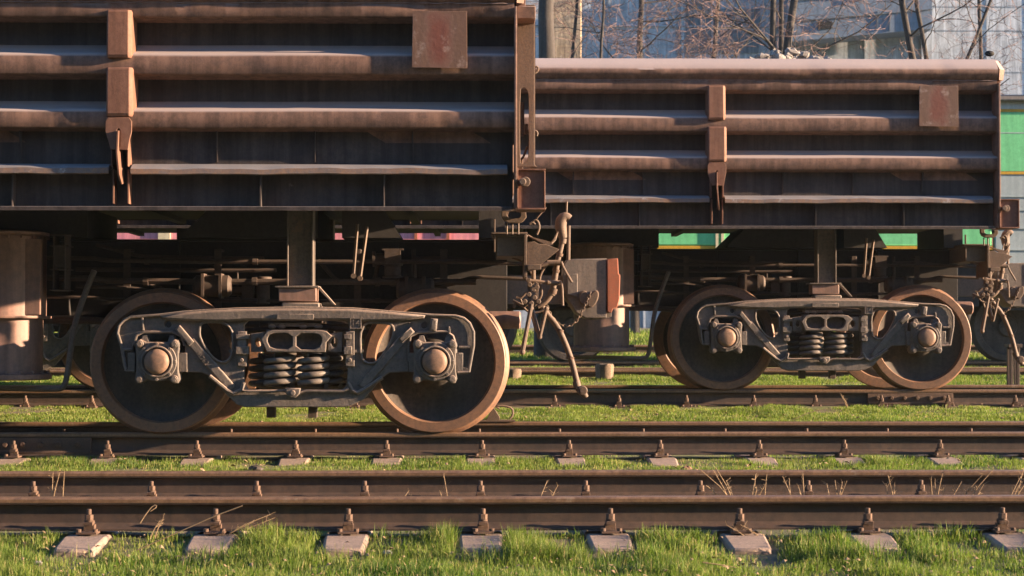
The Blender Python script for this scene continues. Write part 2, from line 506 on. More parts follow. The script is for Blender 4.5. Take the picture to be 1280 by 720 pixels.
tD = track('D', 'track carrying the green and red rolling stock behind the dump wagons', -34, 38, None)
tF = track('F', 'farthest track, a sliver of rails in the gap beside the brown cylinder', -38, 42, None)
for o in (SL, FA): bpy.data.objects.remove(o)

# fishplates at the joints
def fishplate(t, x, yoff):
    m = MB()
    m.box(x - .40, x + .40, yoff - .034, yoff - .012, -RH + .030, -.034, )
    m.box(x - .40, x + .40, yoff - .058, yoff - .012, -RH + .014, -RH + .032)
    for k in (-.31, -.18, -.06, .06, .18, .31):
        m.cyl((x + k, 0, -RH + .074), .014, yoff - .058, yoff - .034, 'Y', 8)
        m.lathe([(.001, yoff - .052), (.021, yoff - .052), (.021, yoff - .034), (.001, yoff - .034)], (x + k, 0, -RH + .074), 'Y', 6)
    m.build('fishplate', 'bolt', t, bevel=.003)
fishplate(tB, -2.98 - .02, -.80)
fishplate(tC, 4.05, -.80)

# ------------------------------------------------------------------ wagon geometry (local: x along track, y away from camera, z above rail)
WX, WY, WZ = -1.20, TR['B'][0], TR['B'][1]
def W(px, py, e):
    """wagon-local (x, z) of a photo pixel of the nearer wagon, on the plane e metres to the near side of its track centre"""
    p = at(px, py, WY - e)
    return (p.x - WX, p.z - WZ)
def W3(px, py, e):
    x, z = W(px, py, e); return (x, -e, z)
def WL(pts, e): return [W(x, y, e) for x, y in pts]

XR, XL = 1.445, -8.98       # wagon body ends
FE = 1.62                   # half width to the rib faces

def body_profile(far=False):
    """(d, z, mat) from top to bottom; d inwards from the rib face"""
    p = [(.16, 2.965), (.10, 2.992), (.06, 2.985), (-.035, 2.893), (-.052, 2.872), (-.046, 2.835), (-.012, 2.80), (-.002, 2.790), (.006, 2.787), (.0, 2.782), (.0, 2.703), (.008, 2.695),
         (.18, 2.690), (.195, 2.675), (.195, 2.555), (.172, 2.515), (.115, 2.487), (.035, 2.468), (.008, 2.455), (.0, 2.440), (.0, 2.335), (.008, 2.326),
         (.18, 2.320), (.195, 2.305), (.195, 2.190), (.172, 2.150), (.115, 2.125), (.035, 2.108), (.008, 2.097), (.0, 2.083), (.0, 1.992), (.008, 1.984), (.10, 1.978)]
    return p

def side_panel(far):
    m = MB()
    p = body_profile() + [(.12, 1.97), (.12, 1.90)]
    p = p + [(.23, 1.90), (.23, 2.96)]          # closed round the back
    xsn = np.arange(XL, XR + .001, (XR - XL) / 300)
    rd = random.Random(5)
    dl = [(rd.uniform(XL, XR), rc + rd.choice((-.055, .05, 0)), rd.uniform(.025, .12), rd.uniform(.002, .010)) for rc in (2.745, 2.39, 2.04, 2.87) for _ in range(26)]
    n = len(p)
    for x in xsn:
        for k, (d, z) in enumerate(p):
            w = math.sin(x * 2.1 + z * 3) * .0035 + math.sin(x * 6.3 + z * 11) * .0018
            for (dx_, dz_, dw_, dd_) in dl:
                if d < .05 and abs(x - dx_) < 3 * dw_ and abs(z - dz_) < .06:
                    w -= dd_ * 1.5 * math.exp(-((x - dx_) / dw_) ** 2 - ((z - dz_) / .03) ** 2)
            dent = -.012 * math.exp(-((x - .95) / .05) ** 2) * (1 if 2.4 < z < 2.47 else 0)
            y = FE - d + w * (0.6 if d < .17 else 0.2)
            m.v.append((x, y if far else -y, z + (math.sin(x * 1.7) * .002 + math.sin(x * 5.1 + 1) * .001 if d < .05 else 0) + dent))
    for i in range(len(xsn) - 1):
        for k in range(n):
            l = (k + 1) % n
            q = (i * n + k, i * n + l, (i + 1) * n + l, (i + 1) * n + k)
            m.f.append(q if not far else q[::-1])
    m.f.append(tuple(range(n))[::-1]); m.f.append(tuple((len(xsn) - 1) * n + k for k in range(n)))
    return m

def ledge_mesh(x0, x1, far=False):
    """the worn lower ledge: a sloping plate with a ragged lip"""
    m = MB(); xsn = np.arange(x0, x1 + .001, .05)
    for i, x in enumerate(xsn):
        w = .004 * math.sin(x * 3.1) + .003 * math.sin(x * 9.7) + .0022 * math.sin(x * 23 + 2)
        pr = [(.118, 1.762), (.05, 1.752), (.004, 1.732 + w), (-.012, 1.722 + w), (-.014, 1.690 + w * .6), (-.002, 1.684 + w * .6), (.004, 1.705), (.118, 1.730)]
        m.v += [(x, -(FE - d), z) if not far else (x, FE - d, z) for d, z in pr]
    n = 8
    for i in range(len(xsn) - 1):
        for k in range(n):
            l = (k + 1) % n
            q = (i * n + k, i * n + l, (i + 1) * n + l, (i + 1) * n + k)
            m.f.append(q if not far else q[::-1])
    m.f.append(tuple(range(n))[::-1]); m.f.append(tuple((len(xsn) - 1) * n + k for k in range(n)))
    return m

def make_wagon(root):
    # --- body sides
    near = side_panel(False).build('side_wall', 'body', root, ang=50)
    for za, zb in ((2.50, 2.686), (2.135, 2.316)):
        m = MB(); m.box(XL + .002, XR - .001, -FE + .186, -FE + .1945, za, zb); m.build('recess_shade_panel', 'lower', near)  # darker plate in each recess, its colour deepening the shade there
    m = MB(); m.tube([(x, -FE - .002 + random.uniform(-.002, .002), 2.786 + random.uniform(-.003, .003)) for x in np.arange(XL + .02, XR - .02, .035)], .0042, 5); m.build('weld_seam', 'body', near)
    # lower near panel with gussets
    m = MB()
    m.box(XL, XR - .01, -FE + .119, -FE + .135, 1.47, 1.972)
    lo = m.build('lower_side_panel', 'lower', root)
    m = MB(); m.box(XL, XR - .02, -FE + .02, -FE + .118, 1.462, 1.474); m.box(XL, XR - .02, -FE + .012, -FE + .0195, 1.455, 1.482)
    m.build('bottom_flange', 'lower', lo, bevel=.002)
    post_x = [-1.075, -3.765, -6.455]
    k = 0
    gx = [x for x in np.arange(-8.65, 1.0, .628) + .02]
    for x in gx:
        if min(abs(x - q) for q in post_x) < .2: continue
        g1 = MB(); g1.add([(x - .004, -FE + .118, 1.968), (x - .004, -FE + .055, 1.968), (x - .004, -FE + .105, 1.775), (x - .004, -FE + .118, 1.775),
                           (x + .004, -FE + .118, 1.968), (x + .004, -FE + .055, 1.968), (x + .004, -FE + .105, 1.775), (x + .004, -FE + .118, 1.775)],
                          [(0, 1, 2, 3), (7, 6, 5, 4), (0, 4, 5, 1), (1, 5, 6, 2), (2, 6, 7, 3)])
        g1.build('gusset', 'lower', lo, smooth=False)
    for x in np.arange(-8.87, 1.2, .79):
        if min(abs(x - q) for q in post_x) < .2: continue
        g1 = MB(); g1.box(x - .004, x + .004, -FE + .03, -FE + .118, 1.476, 1.70)
        g1.build('gusset', 'lower', lo, smooth=False)
    bounds = [XR - .025, -1.0, -1.12, -3.69, -3.81, -6.38, -6.50, XL + .03]
    for a, b in ((1, 0), (3, 2), (5, 4), (7, 6)):
        ledge_mesh(bounds[a], bounds[b]).build('ledge', 'ledge', root, ang=50)
    # --- posts on the near side
    for x in post_x:
        for (za, zb, q, tw) in ((2.427, 2.734, 0, .012), (2.052, 2.366, .008, -.008)):
            m = MB(); w = .082
            pr = [(x - w, .0), (x - w + .004, -.026), (x - w + .012, -.034), (x + w - .024 + q, -.034), (x + w - .006 + q, -.016), (x + w + q, .0)]
            vs = []
            for z, ins in ((za, .010), (za + .02, 0), (zb - .015, 0), (zb, .006)):
                vs += [(px * 1.0 + (ins if i == 0 else -ins if i == 5 else 0), -FE + py - .002 + ins + (z - za) * tw, z) for i, (px, py) in enumerate(pr)]
                vs += [(x + w + q, -FE + .165, z), (x - w, -FE + .165, z)]
            fs = []
            for r in range(3):
                for c in range(8):
                    d = (c + 1) % 8
                    fs.append((r * 8 + c, r * 8 + d, (r + 1) * 8 + d, (r + 1) * 8 + c))
            fs.append(tuple(range(8))[::-1]); fs.append(tuple(24 + c for c in range(8)))
            m.add(vs, fs)
            m.build('side_post', 'post', root, bevel=.003, ang=20)
        # hinge bracket with a blade
        m = MB()
        m.prism([(x - .083, 1.955), (x - .083, 2.022), (x - .066, 2.046), (x + .066, 2.046), (x + .083, 2.022), (x + .083, 1.955), (x + .070, 1.90), (x + .060, 1.84), (x - .050, 1.84), (x - .065, 1.90)],
                [[(x - .011, 1.86), (x + .011, 1.86), (x + .011, 1.965), (x, 1.977), (x - .011, 1.965)]], -FE - .028, -FE - .010, .002)
        m.box(x - .05, x - .042, -FE - .0105, -FE + .118, 1.735, 1.97)
        m.box(x + .052, x + .060, -FE - .0105, -FE + .118, 1.735, 1.97)
        m.box(x - .045, x - .035, -FE + .02, -FE + .118, 1.50, 1.72); m.box(x + .05, x + .06, -FE + .02, -FE + .118, 1.50, 1.72)
        vs = []
        for yy, sx_ in (((0,), -1), ((0,), 1)):
            o_ = .006 * sx_
            vs += [(x + o_, -FE + .10, 1.965), (x + o_, -FE - .050, 1.960), (x + o_ - .004, -FE - .066, 1.82), (x + o_ + .008, -FE - .060, 1.68), (x + o_ + .018, -FE - .02, 1.62), (x + o_ + .02, -FE + .10, 1.64)]
        m.add(vs, [(0, 1, 2, 3, 4, 5), (11, 10, 9, 8, 7, 6)] + [(i, i + 6, (i + 1) % 6 + 6, (i + 1) % 6) for i in range(6)])
        m.build('hinge_bracket', 'post', root, bevel=.002)
    # --- patch plate
    hw, hh = .176, .184
    m = MB(); m.prism([(-hw, -hh + .004), (-hw + .006, hh - .003), (-.06, hh), (.02, hh - .004), (hw, hh), (hw + .002, -hh)], [], -.006, .006, .002)
    m.box(-hw + .02, -hw + .05, .0061, .03, -.13, .15); m.box(hw - .05, hw - .02, .0061, .03, -.13, .15)
    pp = m.build('patch_plate', 'patch', root, loc=(.965, -FE - .028, 2.548))
    # --- end plate near the viewer and end wall
    m = MB()
    m.prism([(0.0, 0), (.022, 0), (.022, 1)], [], 0, 1) if False else None
    for xe, sg in ((XR, 1), (XL, -1)):
        m = MB(); a, b = sorted((xe, xe + sg * .016))
        m.add([(a, -FE - .045, 2.76), (a, -FE - .045, 1.78), (a, -FE - .03, 1.64), (a, -FE + .02, 1.60), (a, -FE + .02, 1.47), (a, -FE + .22, 1.47), (a, -FE + .22, 2.76),
               (b, -FE - .045, 2.76), (b, -FE - .045, 1.78), (b, -FE - .03, 1.64), (b, -FE + .02, 1.60), (b, -FE + .02, 1.47), (b, -FE + .22, 1.47), (b, -FE + .22, 2.76)],
              [(0, 1, 2, 3, 4, 5, 6), (13, 12, 11, 10, 9, 8, 7)] + [(i, i + 7, (i + 1) % 7 + 7, (i + 1) % 7) for i in range(7)])
        m.build('end_plate', 'body', root, bevel=.003)
        m = MB(); a, b = sorted((xe - sg * .05, xe + sg * .001))
        m.box(a, b, -FE + .225, FE - .225, 1.58, 2.96)
        # stiffeners across the end
        for z in (1.75, 2.1, 2.45, 2.85):
            m.box(*sorted((xe + sg * .002, xe + sg * .07)), -1.05, 1.05, z, z + .09)
        ew = m.build('end_wall', 'body', root, bevel=.004)
    # far side wall
    m = MB(); side = side_panel(True).build('side_wall', 'body', root, ang=50)
    m = MB(); m.box(XL, XR, FE - .135, FE - .119, 1.58, 1.90); m.build('lower_side_panel', 'lower', root)
    # floor
    m = MB(); m.box(XL + .01, XR - .01, -FE + .14, FE - .14, 1.585, 1.64)
    for x in np.arange(XL + .4, XR - .2, .62):
        m.box(x - .03, x + .03, -FE + .16, FE - .16, 1.50 if False else 1.545, 1.5845)
    m.build('floor', 'sill', root)
    # --- hood end return
    m = MB()
    m.add([(XR + .016, -FE - .03, 2.885), (XR + .075, -FE + .02, 2.885), (XR + .06, -FE + .02, 2.79), (XR + .016, -FE - .01, 2.79), (XR + .016, -FE + .12, 2.985), (XR + .05, -FE + .14, 2.985), (XR + .016, -FE + .14, 2.79)],
          [(0, 3, 2, 1), (0, 1, 5, 4), (1, 2, 6, 5)])
    m.box(XR + .017, XR + .075, -FE + .15, FE - .15, 2.79, 2.985)
    m.build('hood_end', 'body', root, bevel=.002)
    # --- corner box beam and pin
    for sg in (1,):
        x0 = XR + .018
        m = MB(); ya = -FE + .03
        m.box(x0, x0 + .178, ya, ya + .012, 1.475, 1.715)
        m.box(x0, x0 + .182, ya - .022, ya + .25, 1.716, 1.726)
        m.box(x0, x0 + .182, ya - .022, ya + .25, 1.464, 1.4745)
        m.box(x0 + .172, x0 + .180, ya - .018, ya - .0005, 1.476, 1.714)
        m.box(x0 - .003, x0 + .006, ya - .03, ya - .0005, 1.476, 1.73)
        bb = m.build('corner_bracket', 'post', root, bevel=.002)
        m = MB(); m.cyl((x0 + .035, 0, 1.64), .022, ya - .07, ya - .001, 'Y', 16, .004); m.cyl((x0 + .052, 0, 1.64), .032, ya - .055, ya - .035, 'Y', 16, .003)
        m.build('pin', 'gear', bb)
    # --- trapezoid supports between body and sill
    for xo, sg in ((0, 1), (-7.53, -1)):
        def sx(v): return xo + v * sg
        for a, b, c, d in ((-2.75, -1.49, -2.75, -1.49), (-.65, .10, -.86, .10), (.27, .555, .27, .68), (1.22, 1.40, 1.22, 1.40)):
            m = MB()
            outl = [(sx(a), 1.54), (sx(b), 1.54), (sx(d), 1.337), (sx(c), 1.337)]
            if sg < 0: outl = outl[::-1]
            m.prism(outl, [], -.55, .55, 0)
            m.build('body_support', 'sill', root, smooth=False)
    # --- centre sill
    m = MB()
    m.box(-8.9, 1.42, -.27, .27, .80, 1.32); m.box(-8.9, 1.42, -.33, .33, 1.3205, 1.336); m.box(-8.9, 1.42, -.33, .33, .785, .7995)
    for x in np.arange(-8.6, 1.3, .77):
        m.box(x, x + .012, -.32, -.2705, .801, 1.3195)
    sl = m.build('centre_sill', 'sill', root, bevel=.003)
    # --- headstocks
    for xe in (1.30, -8.83 - .0):
        m = MB()
        x0 = W(621, 300, .9)[0] if xe > 0 else -7.53 - W(656, 300, .9)[0]
        x1 = W(656, 300, .9)[0] if xe > 0 else -7.53 - W(621, 300, .9)[0]
        m.box(x0, x1, -.90, .90, 1.195, 1.325); m.box(x0 - .03, x1 + .02, -.93, .93, 1.326, 1.338)
        m.build('headstock', 'coupler', root, bevel=.003)
    # --- bogies
    for xo in (0, -7.53):
        m = MB(); m.box(xo - .16, xo + .16, -.95, .95, .74, .86); m.box(xo - .2, xo + .2, -.35, .35, .60, .785)
        m.build('bolster', 'under', root, bevel=.008)
        for sg in (1, -1):
            side_frame(root, xo, sg)
        for dx in (-.925, .925):
            wheelset(root, xo + dx)
        # body column, cap, side bearing
        for sg in (-1, 1):
            m = MB()
            if sg == -1:
                e = .98
                xa, za = W(359, 357.5, e); xb, zb = W(392, 262, e)
            y0, y1 = (-.98, -.84) if sg < 0 else (.84, .98)
            m.box(xo + xa, xo + xa + .010, y0 - .03, y1, za, 1.545); m.box(xo + xb - .010, xo + xb, y0 - .03, y1, za, 1.545)
            m.box(xo + xa + .0105, xo + xb - .0105, y0, y0 + .01, za, 1.545)
            xc, _ = W(345, 358, e); xd, _ = W(399, 358, e)
            m.box(xo + xc, xo + xd, y0 - .06, y1 + .03, za - .012, za)
            m.add([(xo + xd, y0 - .02, za - .001), (xo + xd + .11, y0 - .02, za - .125), (xo + xd + .095, y0 - .02, za - .125), (xo + xd - .012, y0 - .02, za - .013),
                   (xo + xd, y0 + .06, za - .001), (xo + xd + .11, y0 + .06, za - .125), (xo + xd + .095, y0 + .06, za - .125), (xo + xd - .012, y0 + .06, za - .013)],
                  [(0, 3, 2, 1), (4, 5, 6, 7), (0, 1, 5, 4), (2, 3, 7, 6)])
            c = m.build('body_column', 'frame', root, bevel=.002)
            m = MB(); xe_, _ = W(349, 360, e); xf, zt = W(396, 377, e)
            m.box(xo + xe_, xo + xf, y0 - .04, y1, zt, za - .013); m.build('bearing_box', 'cyl', c, bevel=.006)
            m = MB(); xg, _ = W(353, 381, e); xh, zb2 = W(400, 385.5, e)
            m.box(xo + xg, xo + xh, y0 - .05, y1, zb2 - .01, zt - .008); m.build('bearing_pad', 'frame', c, bevel=.01)
    # --- dump cylinders (two per side end)
    for xo, sg in ((0, 1), (-7.53, -1)):
        cx = xo + sg * (-2.04)
        m = MB(); c = (cx, -.63, 0)
        m.lathe([(.001, 1.335), (.29, 1.335), (.305, 1.345), (.305, 1.362), (.27, 1.372), (.001, 1.372)][::1], c, 'Z', 40)
        m.lathe([(.284, .785), (.284, 1.334)], c, 'Z', 40)
        m.lathe([(.001, .775), (.315, .775), (.318, .78), (.318, .792), (.001, .797)], c, 'Z', 40)
        m.lathe([(.262, .40), (.262, .774)], c, 'Z', 40)
        m.lathe([(.001, .355), (.30, .355), (.322, .362), (.322, .392), (.30, .402), (.001, .402)], c, 'Z', 40)
        for k in range(20):
            a = 2 * PI * k / 20
            m.lathe([(.001, .402), (.012, .402), (.012, .418), (.001, .418)], (cx + .296 * math.cos(a), -.63 + .296 * math.sin(a), 0), 'Z', 6)
            m.lathe([(.001, 1.318), (.010, 1.318), (.010, 1.335), (.001, 1.335)], (cx + .295 * math.cos(a), -.63 + .295 * math.sin(a), 0), 'Z', 6)
        m.box(cx + sg * .20 - .05, cx + sg * .20 + .09 * sg + .05 * (sg < 0) , -.84, -.70, .80, 1.31)
        m.build('dump_cylinder', 'cyl', root, ang=35)
        # bracket beside the cylinder
        m = MB()
        xa, z0 = W(64, 293, .75); xb, z1 = W(87, 362, .75)
        if sg < 0: xa, xb = xo - xb, xo - xa
        for z in (z0, z0 - .075, z0 - .235, z1):
            m.box(xa, xb, -.80, -.62, z - .008, z)
        m.box(xa + .02, xa + .03, -.79, -.63, z1, z0); m.box(xb - .03, xb - .02, -.79, -.63, z1, z0)
        m.box(xa + .031, xb - .031, -.775, -.70, z0 - .227, z0 - .084)
        m.build('cylinder_bracket', 'under', root, bevel=.002)
    # --- pipes below the body
    pm = MB()
    for pts, r in (([(118, 338, .7), (103, 375, .7), (92, 410, .7), (88, 440, .7), (84, 470, .7), (80, 484, .7), (72, 487, .7), (0, 485, .7), (-60, 485, .7)], .020),):
        pm.tube([W3(x, y, e) for x, y, e in pts], r, 10, 2)
    pm.build('air_hose', 'frame', root)
    pipes = [([(120, 306), (165, 318), (180, 321), (330, 323)], .45, .013), ([(95, 337), (300, 338), (345, 338)], .42, .016), ([(118, 350), (170, 350), (200, 360), (215, 366), (300, 366)], .46, .013),
             ([(95, 358), (180, 360), (205, 372), (300, 374)], .5, .012), ([(398, 325), (415, 345), (425, 353), (465, 354), (470, 345), (472, 330)], .46, .015),
             ([(500, 358), (560, 358), (590, 346), (615, 347), (660, 349)], .5, .014), ([(515, 323), (560, 322), (600, 328), (660, 330)], .45, .013), ([(517, 312), (518, 355)], .44, .016)]
    for pts, e, r in pipes:
        m = MB(); m.tube([W3(x, y, e) for x, y in pts], r, 8, 2); m.build('brake_pipe', 'under', root)
    for xq in (-8.2, -6.9, -5.2, -4.4, -3.2, -2.4, -1.25, -.62, .35, .95):
        m = MB(); m.box(xq, xq + .05, -.50, -.335, .83, .845); m.box(xq, xq + .05, -.50, -.49, .846, 1.26); m.box(xq, xq + .05, -.489, -.335, 1.245, 1.26); m.build('pipe_bracket', 'under', root, bevel=.003)
    for z_, y_, r_ in ((1.17, -.53, .015), (1.03, -.56, .021), (.90, -.53, .012), (.74, -.40, .026)):
        m = MB(); m.tube([(-8.4, y_, z_), (-4.2, y_, z_ - .01), (-3.9, y_, z_ + .03), (-1.5, y_, z_ + .03), (-1.3, y_, z_), (1.2, y_, z_)], r_, 8, 1); m.build('train_pipe', 'under', root)
        for xc in (-1.1, -.35, .5):
            m = MB(); m.tube([(xc, y_, z_), (xc + .035, y_, z_)], r_ * 1.5, 8); m.build('pipe_union', 'under', root)
    for xq, zq in ((-.62, 1.0), (.78, .98)):
        m = MB(); m.cyl((0, -.58, zq), .075, xq - .13, xq + .13, 'X', 22, .02); m.box(xq - .07, xq - .05, -.66, -.50, zq - .085, zq + .085); m.box(xq + .05, xq + .07, -.66, -.50, zq - .085, zq + .085); m.build('small_reservoir', 'under', root)
    m = MB(); m.tube([(-.55, -.7, .68), (.1, -.7, .72), (.62, -.7, .66)], .018, 8); m.build('brake_rod', 'under', root)
    # distributor valves
    m = MB(); c = W3(491, 340, .50)
    m.cyl((c[0], -.50, 0), .058, c[2] - .03, c[2] + .045, 'Z', 20, .006); m.cyl((c[0], -.50, 0), .072, c[2] - .045, c[2] - .03, 'Z', 20)
    m.cyl((c[0], -.50, 0), .070, c[2] + .045, c[2] + .055, 'Z', 20); m.box(c[0] - .055, c[0] + .055, -.56, -.40, c[2] + .056, c[2] + .15)
    m.cyl((c[0], -.50, 0), .022, c[2] - .10, c[2] - .045, 'Z', 12, .008); m.box(c[0] - .075, c[0] + .075, -.54, -.42, c[2] + .151, c[2] + .162)
    m.cyl((0, -.50, c[2] + .09), .04, c[0] - .12, c[0] - .055, 'X', 16, .006); m.cyl((0, -.50, c[2] + .09), .055, c[0] - .14, c[0] - .12, 'X', 16)
    m.build('brake_valve', 'under', root)
    m = MB(); c = W3(325, 355, .50)
    m.cyl((c[0] + .02, -.50, 0), .05, c[2] - .14, c[2] + .02, 'Z', 18, .006); m.cyl((c[0] + .02, -.50, 0), .062, c[2] + .02, c[2] + .05, 'Z', 18, .004)
    m.box(c[0] - .12, c[0] - .04, -.55, -.45, c[2] - .10, c[2]); m.cyl((0, -.5, c[2] - .05), .03, c[0] - .2, c[0] - .12, 'X', 12)
    m.tube([W3(318, 338, .5), W3(297, 339, .5), W3(297, 375, .5)], .006, 6)
    m.build('brake_valve', 'under', root)
    # hanging links
    for a, b in (((447, 280), (442, 345)), ((459, 283), (450, 348))):
        m = MB(); p, q = W3(*a, .95), W3(*b, .95)
        m.tube([p, q], .012, 6); m.cyl((q[0], 0, q[2]), .018, -.965, -.935, 'Y', 12); m.build('hanging_link', 'gear', root)
    end_gear(root)
    return near, pp

def side_frame(root, xo, sg):
    """cast bogie side frame, sg = 1 near side, -1 far side"""
    top = [(147, 417), (149, 407), (155, 400), (163.5, 396), (198, 394), (230, 390), (262, 388), (300, 386), (368, 385), (440, 386), (490, 390), (540, 394), (570, 395), (580, 398), (587, 404), (592, 415), (592, 432), (586, 465)]
    rj = [(572, 466), (569, 458), (570, 432), (566, 420), (558, 414.5), (523, 415.5), (513, 420), (511, 432), (511, 452), (511, 465)]
    bot = [(487, 466), (478, 472), (455, 499), (440, 507), (430, 509), (306, 509), (296, 506), (284, 494), (262, 470), (252, 466), (232, 465)]
    lj = [(231, 452), (231, 432), (227, 420), (215, 415), (180, 415), (171, 419), (167, 432), (168, 464)]
    left = [(157, 463), (153.5, 457)]
    e = 1.02
    outer = WL(top + rj + bot + lj + left, e)
    winL = [(250, 406), (256, 402.5), (277, 402.5), (287, 408), (291, 417), (291, 442), (284.5, 452), (275, 453), (264.5, 446), (254, 431), (249, 419)]
    winR = [(450, 417.5), (455, 406), (462.5, 403), (487.5, 404), (492.5, 410), (491, 422.5), (480, 442), (470, 454), (457.5, 454), (451, 446)]
    mid = [(305, 406), (310, 401), (431, 401), (436, 406), (436, 413), (434.5, 460), (433.5, 482), (428, 487), (310, 487), (305, 480), (305, 413)]
    earL = [(153, 437), (163, 437), (163, 458), (158, 459)]
    earR = [(574, 434), (588, 434), (584, 459), (574, 459)]
    holeL = [(210 + 4.4 * math.cos(a), 405.5 + 4.4 * math.sin(a)) for a in np.arange(0, 2 * PI, PI / 6)]
    holeR = [(530 + 4.4 * math.cos(a), 406.5 + 4.4 * math.sin(a)) for a in np.arange(0, 2 * PI, PI / 6)]
    winL, winR = chaikin(winL), chaikin(winR)
    m = MB()
    m.prism(outer, [WL(h, e) for h in (winL, winR, mid, earL, earR, holeL, holeR)], -1.02, -.955, .006)
    # rims: outer edge and window edges stand proud
    def rim(pts, r, closed=True, ee=1.035, fl=1.0):
        pp = [W3(x, y, ee) for x, y in pts]
        if closed: pp.append(pp[0])
        m.tube(pp, r, 8, 0, flat=fl)
    rim(top, .010, False)
    rim([(586, 465), (572, 466)], .012, False); rim([(153, 436), (157, 463), (168, 464)], .010, False); rim([(147, 417), (153, 436)], .011, False)
    for w in (winL, winR): rim([(x, y) for x, y in w], .009, True, 1.028)
    rim(rj[1:-1], .010, False, 1.03); rim(lj[1:-1], .010, False, 1.03)
    rim([(574, 434), (588, 434)], .009, False); rim([(153, 437), (165, 437)], .009, False)
    # lower lip of the diagonal members and spring seat
    rim([(262, 470), (284, 488), (292, 492), (302, 487), (305, 478)], .014, False, 1.035)
    rim([(478, 472), (455, 487), (447, 491), (440, 488), (434.5, 478)], .014, False, 1.035)
    rim([(305, 480), (303, 488), (310, 489), (355, 488.5), (362, 491), (376, 491), (383, 488.5), (428, 489), (436, 486)], .009, False, 1.045)
    # top chord, thick and rounded
    tc = [(200, 394.5), (232, 390.5), (262, 388), (300, 386.2), (368, 385.5), (440, 386.2), (490, 390), (532, 394), (530, 398), (500, 401), (450, 402), (432, 400.5), (308, 400.5), (285, 402), (240, 401.5), (205, 399)]
    m.prism(WL(tc, 1.04), [], -1.062, -.90, .016)
    m.prism(WL([(346, 392.5), (392, 392.5), (392, 399.5), (346, 399.5)], 1.06), [], -1.072, -1.055, .003)
    # lower chord box
    m.prism(WL([(296, 491), (442, 491), (432, 508), (306, 508)], 1.0), [], -1.005, -.90, .010)
    # diagonal members
    def strap(a, b, w, y0, y1, bv=.008):
        (ax, az), (bx, bz) = W(*a, 1.03), W(*b, 1.03)
        d = Vector((bx - ax, bz - az)).normalized(); nn = Vector((-d.y, d.x)) * w
        m.prism([(ax - nn.x, az - nn.y), (bx - nn.x, bz - nn.y), (bx + nn.x, bz + nn.y), (ax + nn.x, az + nn.y)], [], y0, y1, bv)
    strap((222, 409), (240, 430), .022, -1.055, -1.0, .012); strap((238, 426), (290, 486), .030, -1.036, -1.0, .010)
    strap((516, 412), (500, 426), .022, -1.055, -1.0, .012); strap((503, 424), (452, 484), .030, -1.036, -1.0, .010)
    # webs, ribs and bosses in the ears
    for a, b in (((178, 397), (179, 413)), ((561, 408), (562, 416))): strap(a, b, .007, -1.04, -1.0, .003)
    for c in ((170, 414), (540, 400)): pass
    strap((543, 398), (541, 414), .024, -1.052, -1.0, .014)
    for x0, x1 in ((240, 252), (494, 506)): m.box(W(x0, 449, 1.03)[0], W(x1, 449, 1.03)[0], -1.032, -1.0, W(x0, 450, 1.03)[1], W(x0, 447, 1.03)[1])
    # column guides and lugs at the spring opening
    for x0, x1, s2 in ((297, 308, 1), (432, 443, -1)):
        m.prism(WL([(x0, 414), (x1, 414), (x1, 458), (x0, 458)], 1.04), [], -1.045, -.95, .006)
        m.prism(WL([(x0 - 2, 418), (x1 + 4 * s2, 418), (x1 + 4 * s2, 424), (x0 - 2, 424)], 1.05), [], -1.060, -1.0, .004)
        m.prism(WL([(x0 - 2, 433), (x1 + 3 * s2, 433), (x1 + 3 * s2, 443), (x0 - 2, 443)], 1.05), [], -1.066, -1.0, .004)
        xx, zz = W((x0 + x1) / 2, 450, 1.04); m.cyl((xx, 0, zz), .013, -1.064, -1.04, 'Y', 10, .003)
        m.box(W(x0 - 11, 438, 1.03)[0] if s2 > 0 else W(x1, 438, 1.03)[0], W(x0, 438, 1.03)[0] if s2 > 0 else W(x1 + 11, 438, 1.03)[0], -1.034, -1.0, zz + .05, zz + .07)
    # pedestal feet beside the axle boxes
    for xa, xb in ((160, 169), (224, 234), (511, 520), (570, 579)):
        m.prism(WL([(xa, 441), (xb, 441), (xb, 465), (xa, 465)], 1.03), [], -1.04, -.95, .005)
    # drain spout
    m.prism(WL([(357, 485), (376, 485), (375, 492), (370, 497), (363, 497), (358, 492)], 1.06), [], -1.085, -1.04, .008)
    xx, zz = W(366.5, 491, 1.06); m.cyl((xx, 0, zz), .018, -1.096, -1.08, 'Y', 12, .004)
    # cast marks
    m.prism(WL([(438, 397), (452, 397), (452, 411), (438, 411)], 1.03), [WL([(439.3, 398.3), (450.7, 398.3), (450.7, 409.7), (439.3, 409.7)], 1.03)], -1.066, -1.02, 0)
    x, z = W(445, 404, 1.03); m.text('14', x, z, -1.0225, .066, .004); 
    m.prism(WL([(438.5, 397.5), (451.5, 397.5), (451.5, 410.5), (438.5, 410.5)], 1.03), [], -1.058, -1.0, 0); m.text('14', x, z, -1.060, .066, .005)
    x, z = W(298, 400, 1.03); m.text('8', x, z, -1.024, .05, .006)
    x, z = W(253, 447, 1.03); m.text('11762', x, z - .005, -1.037, .042, .005, -.86)
    for k in range(7):
        xx, zz = W(224 + 5 * k + random.uniform(-1, 1), 391 - .3 * k, 1.03); m.sphere((xx, -1.02, zz), .010, 6, 4)
    for q in ((262, 396), (268, 395), (274, 396), (512, 404), (520, 398)):
        xx, zz = W(*q, 1.03); m.sphere((xx, -1.018, zz), .008, 6, 4, (1.6, 1, .8))
    rot = 0 if sg > 0 else PI
    sf = m.build('side_frame', 'frame', root, ang=45)
    sf.location = (xo, 0, 0); sf.rotation_euler = (0, 0, rot)
    # bolster end: hexagon with two windows
    m = MB()
    bo = [(327, 424), (334, 414), (341, 412.5), (400, 412.5), (408, 414), (415, 420), (408, 428), (407, 440), (334, 440)]
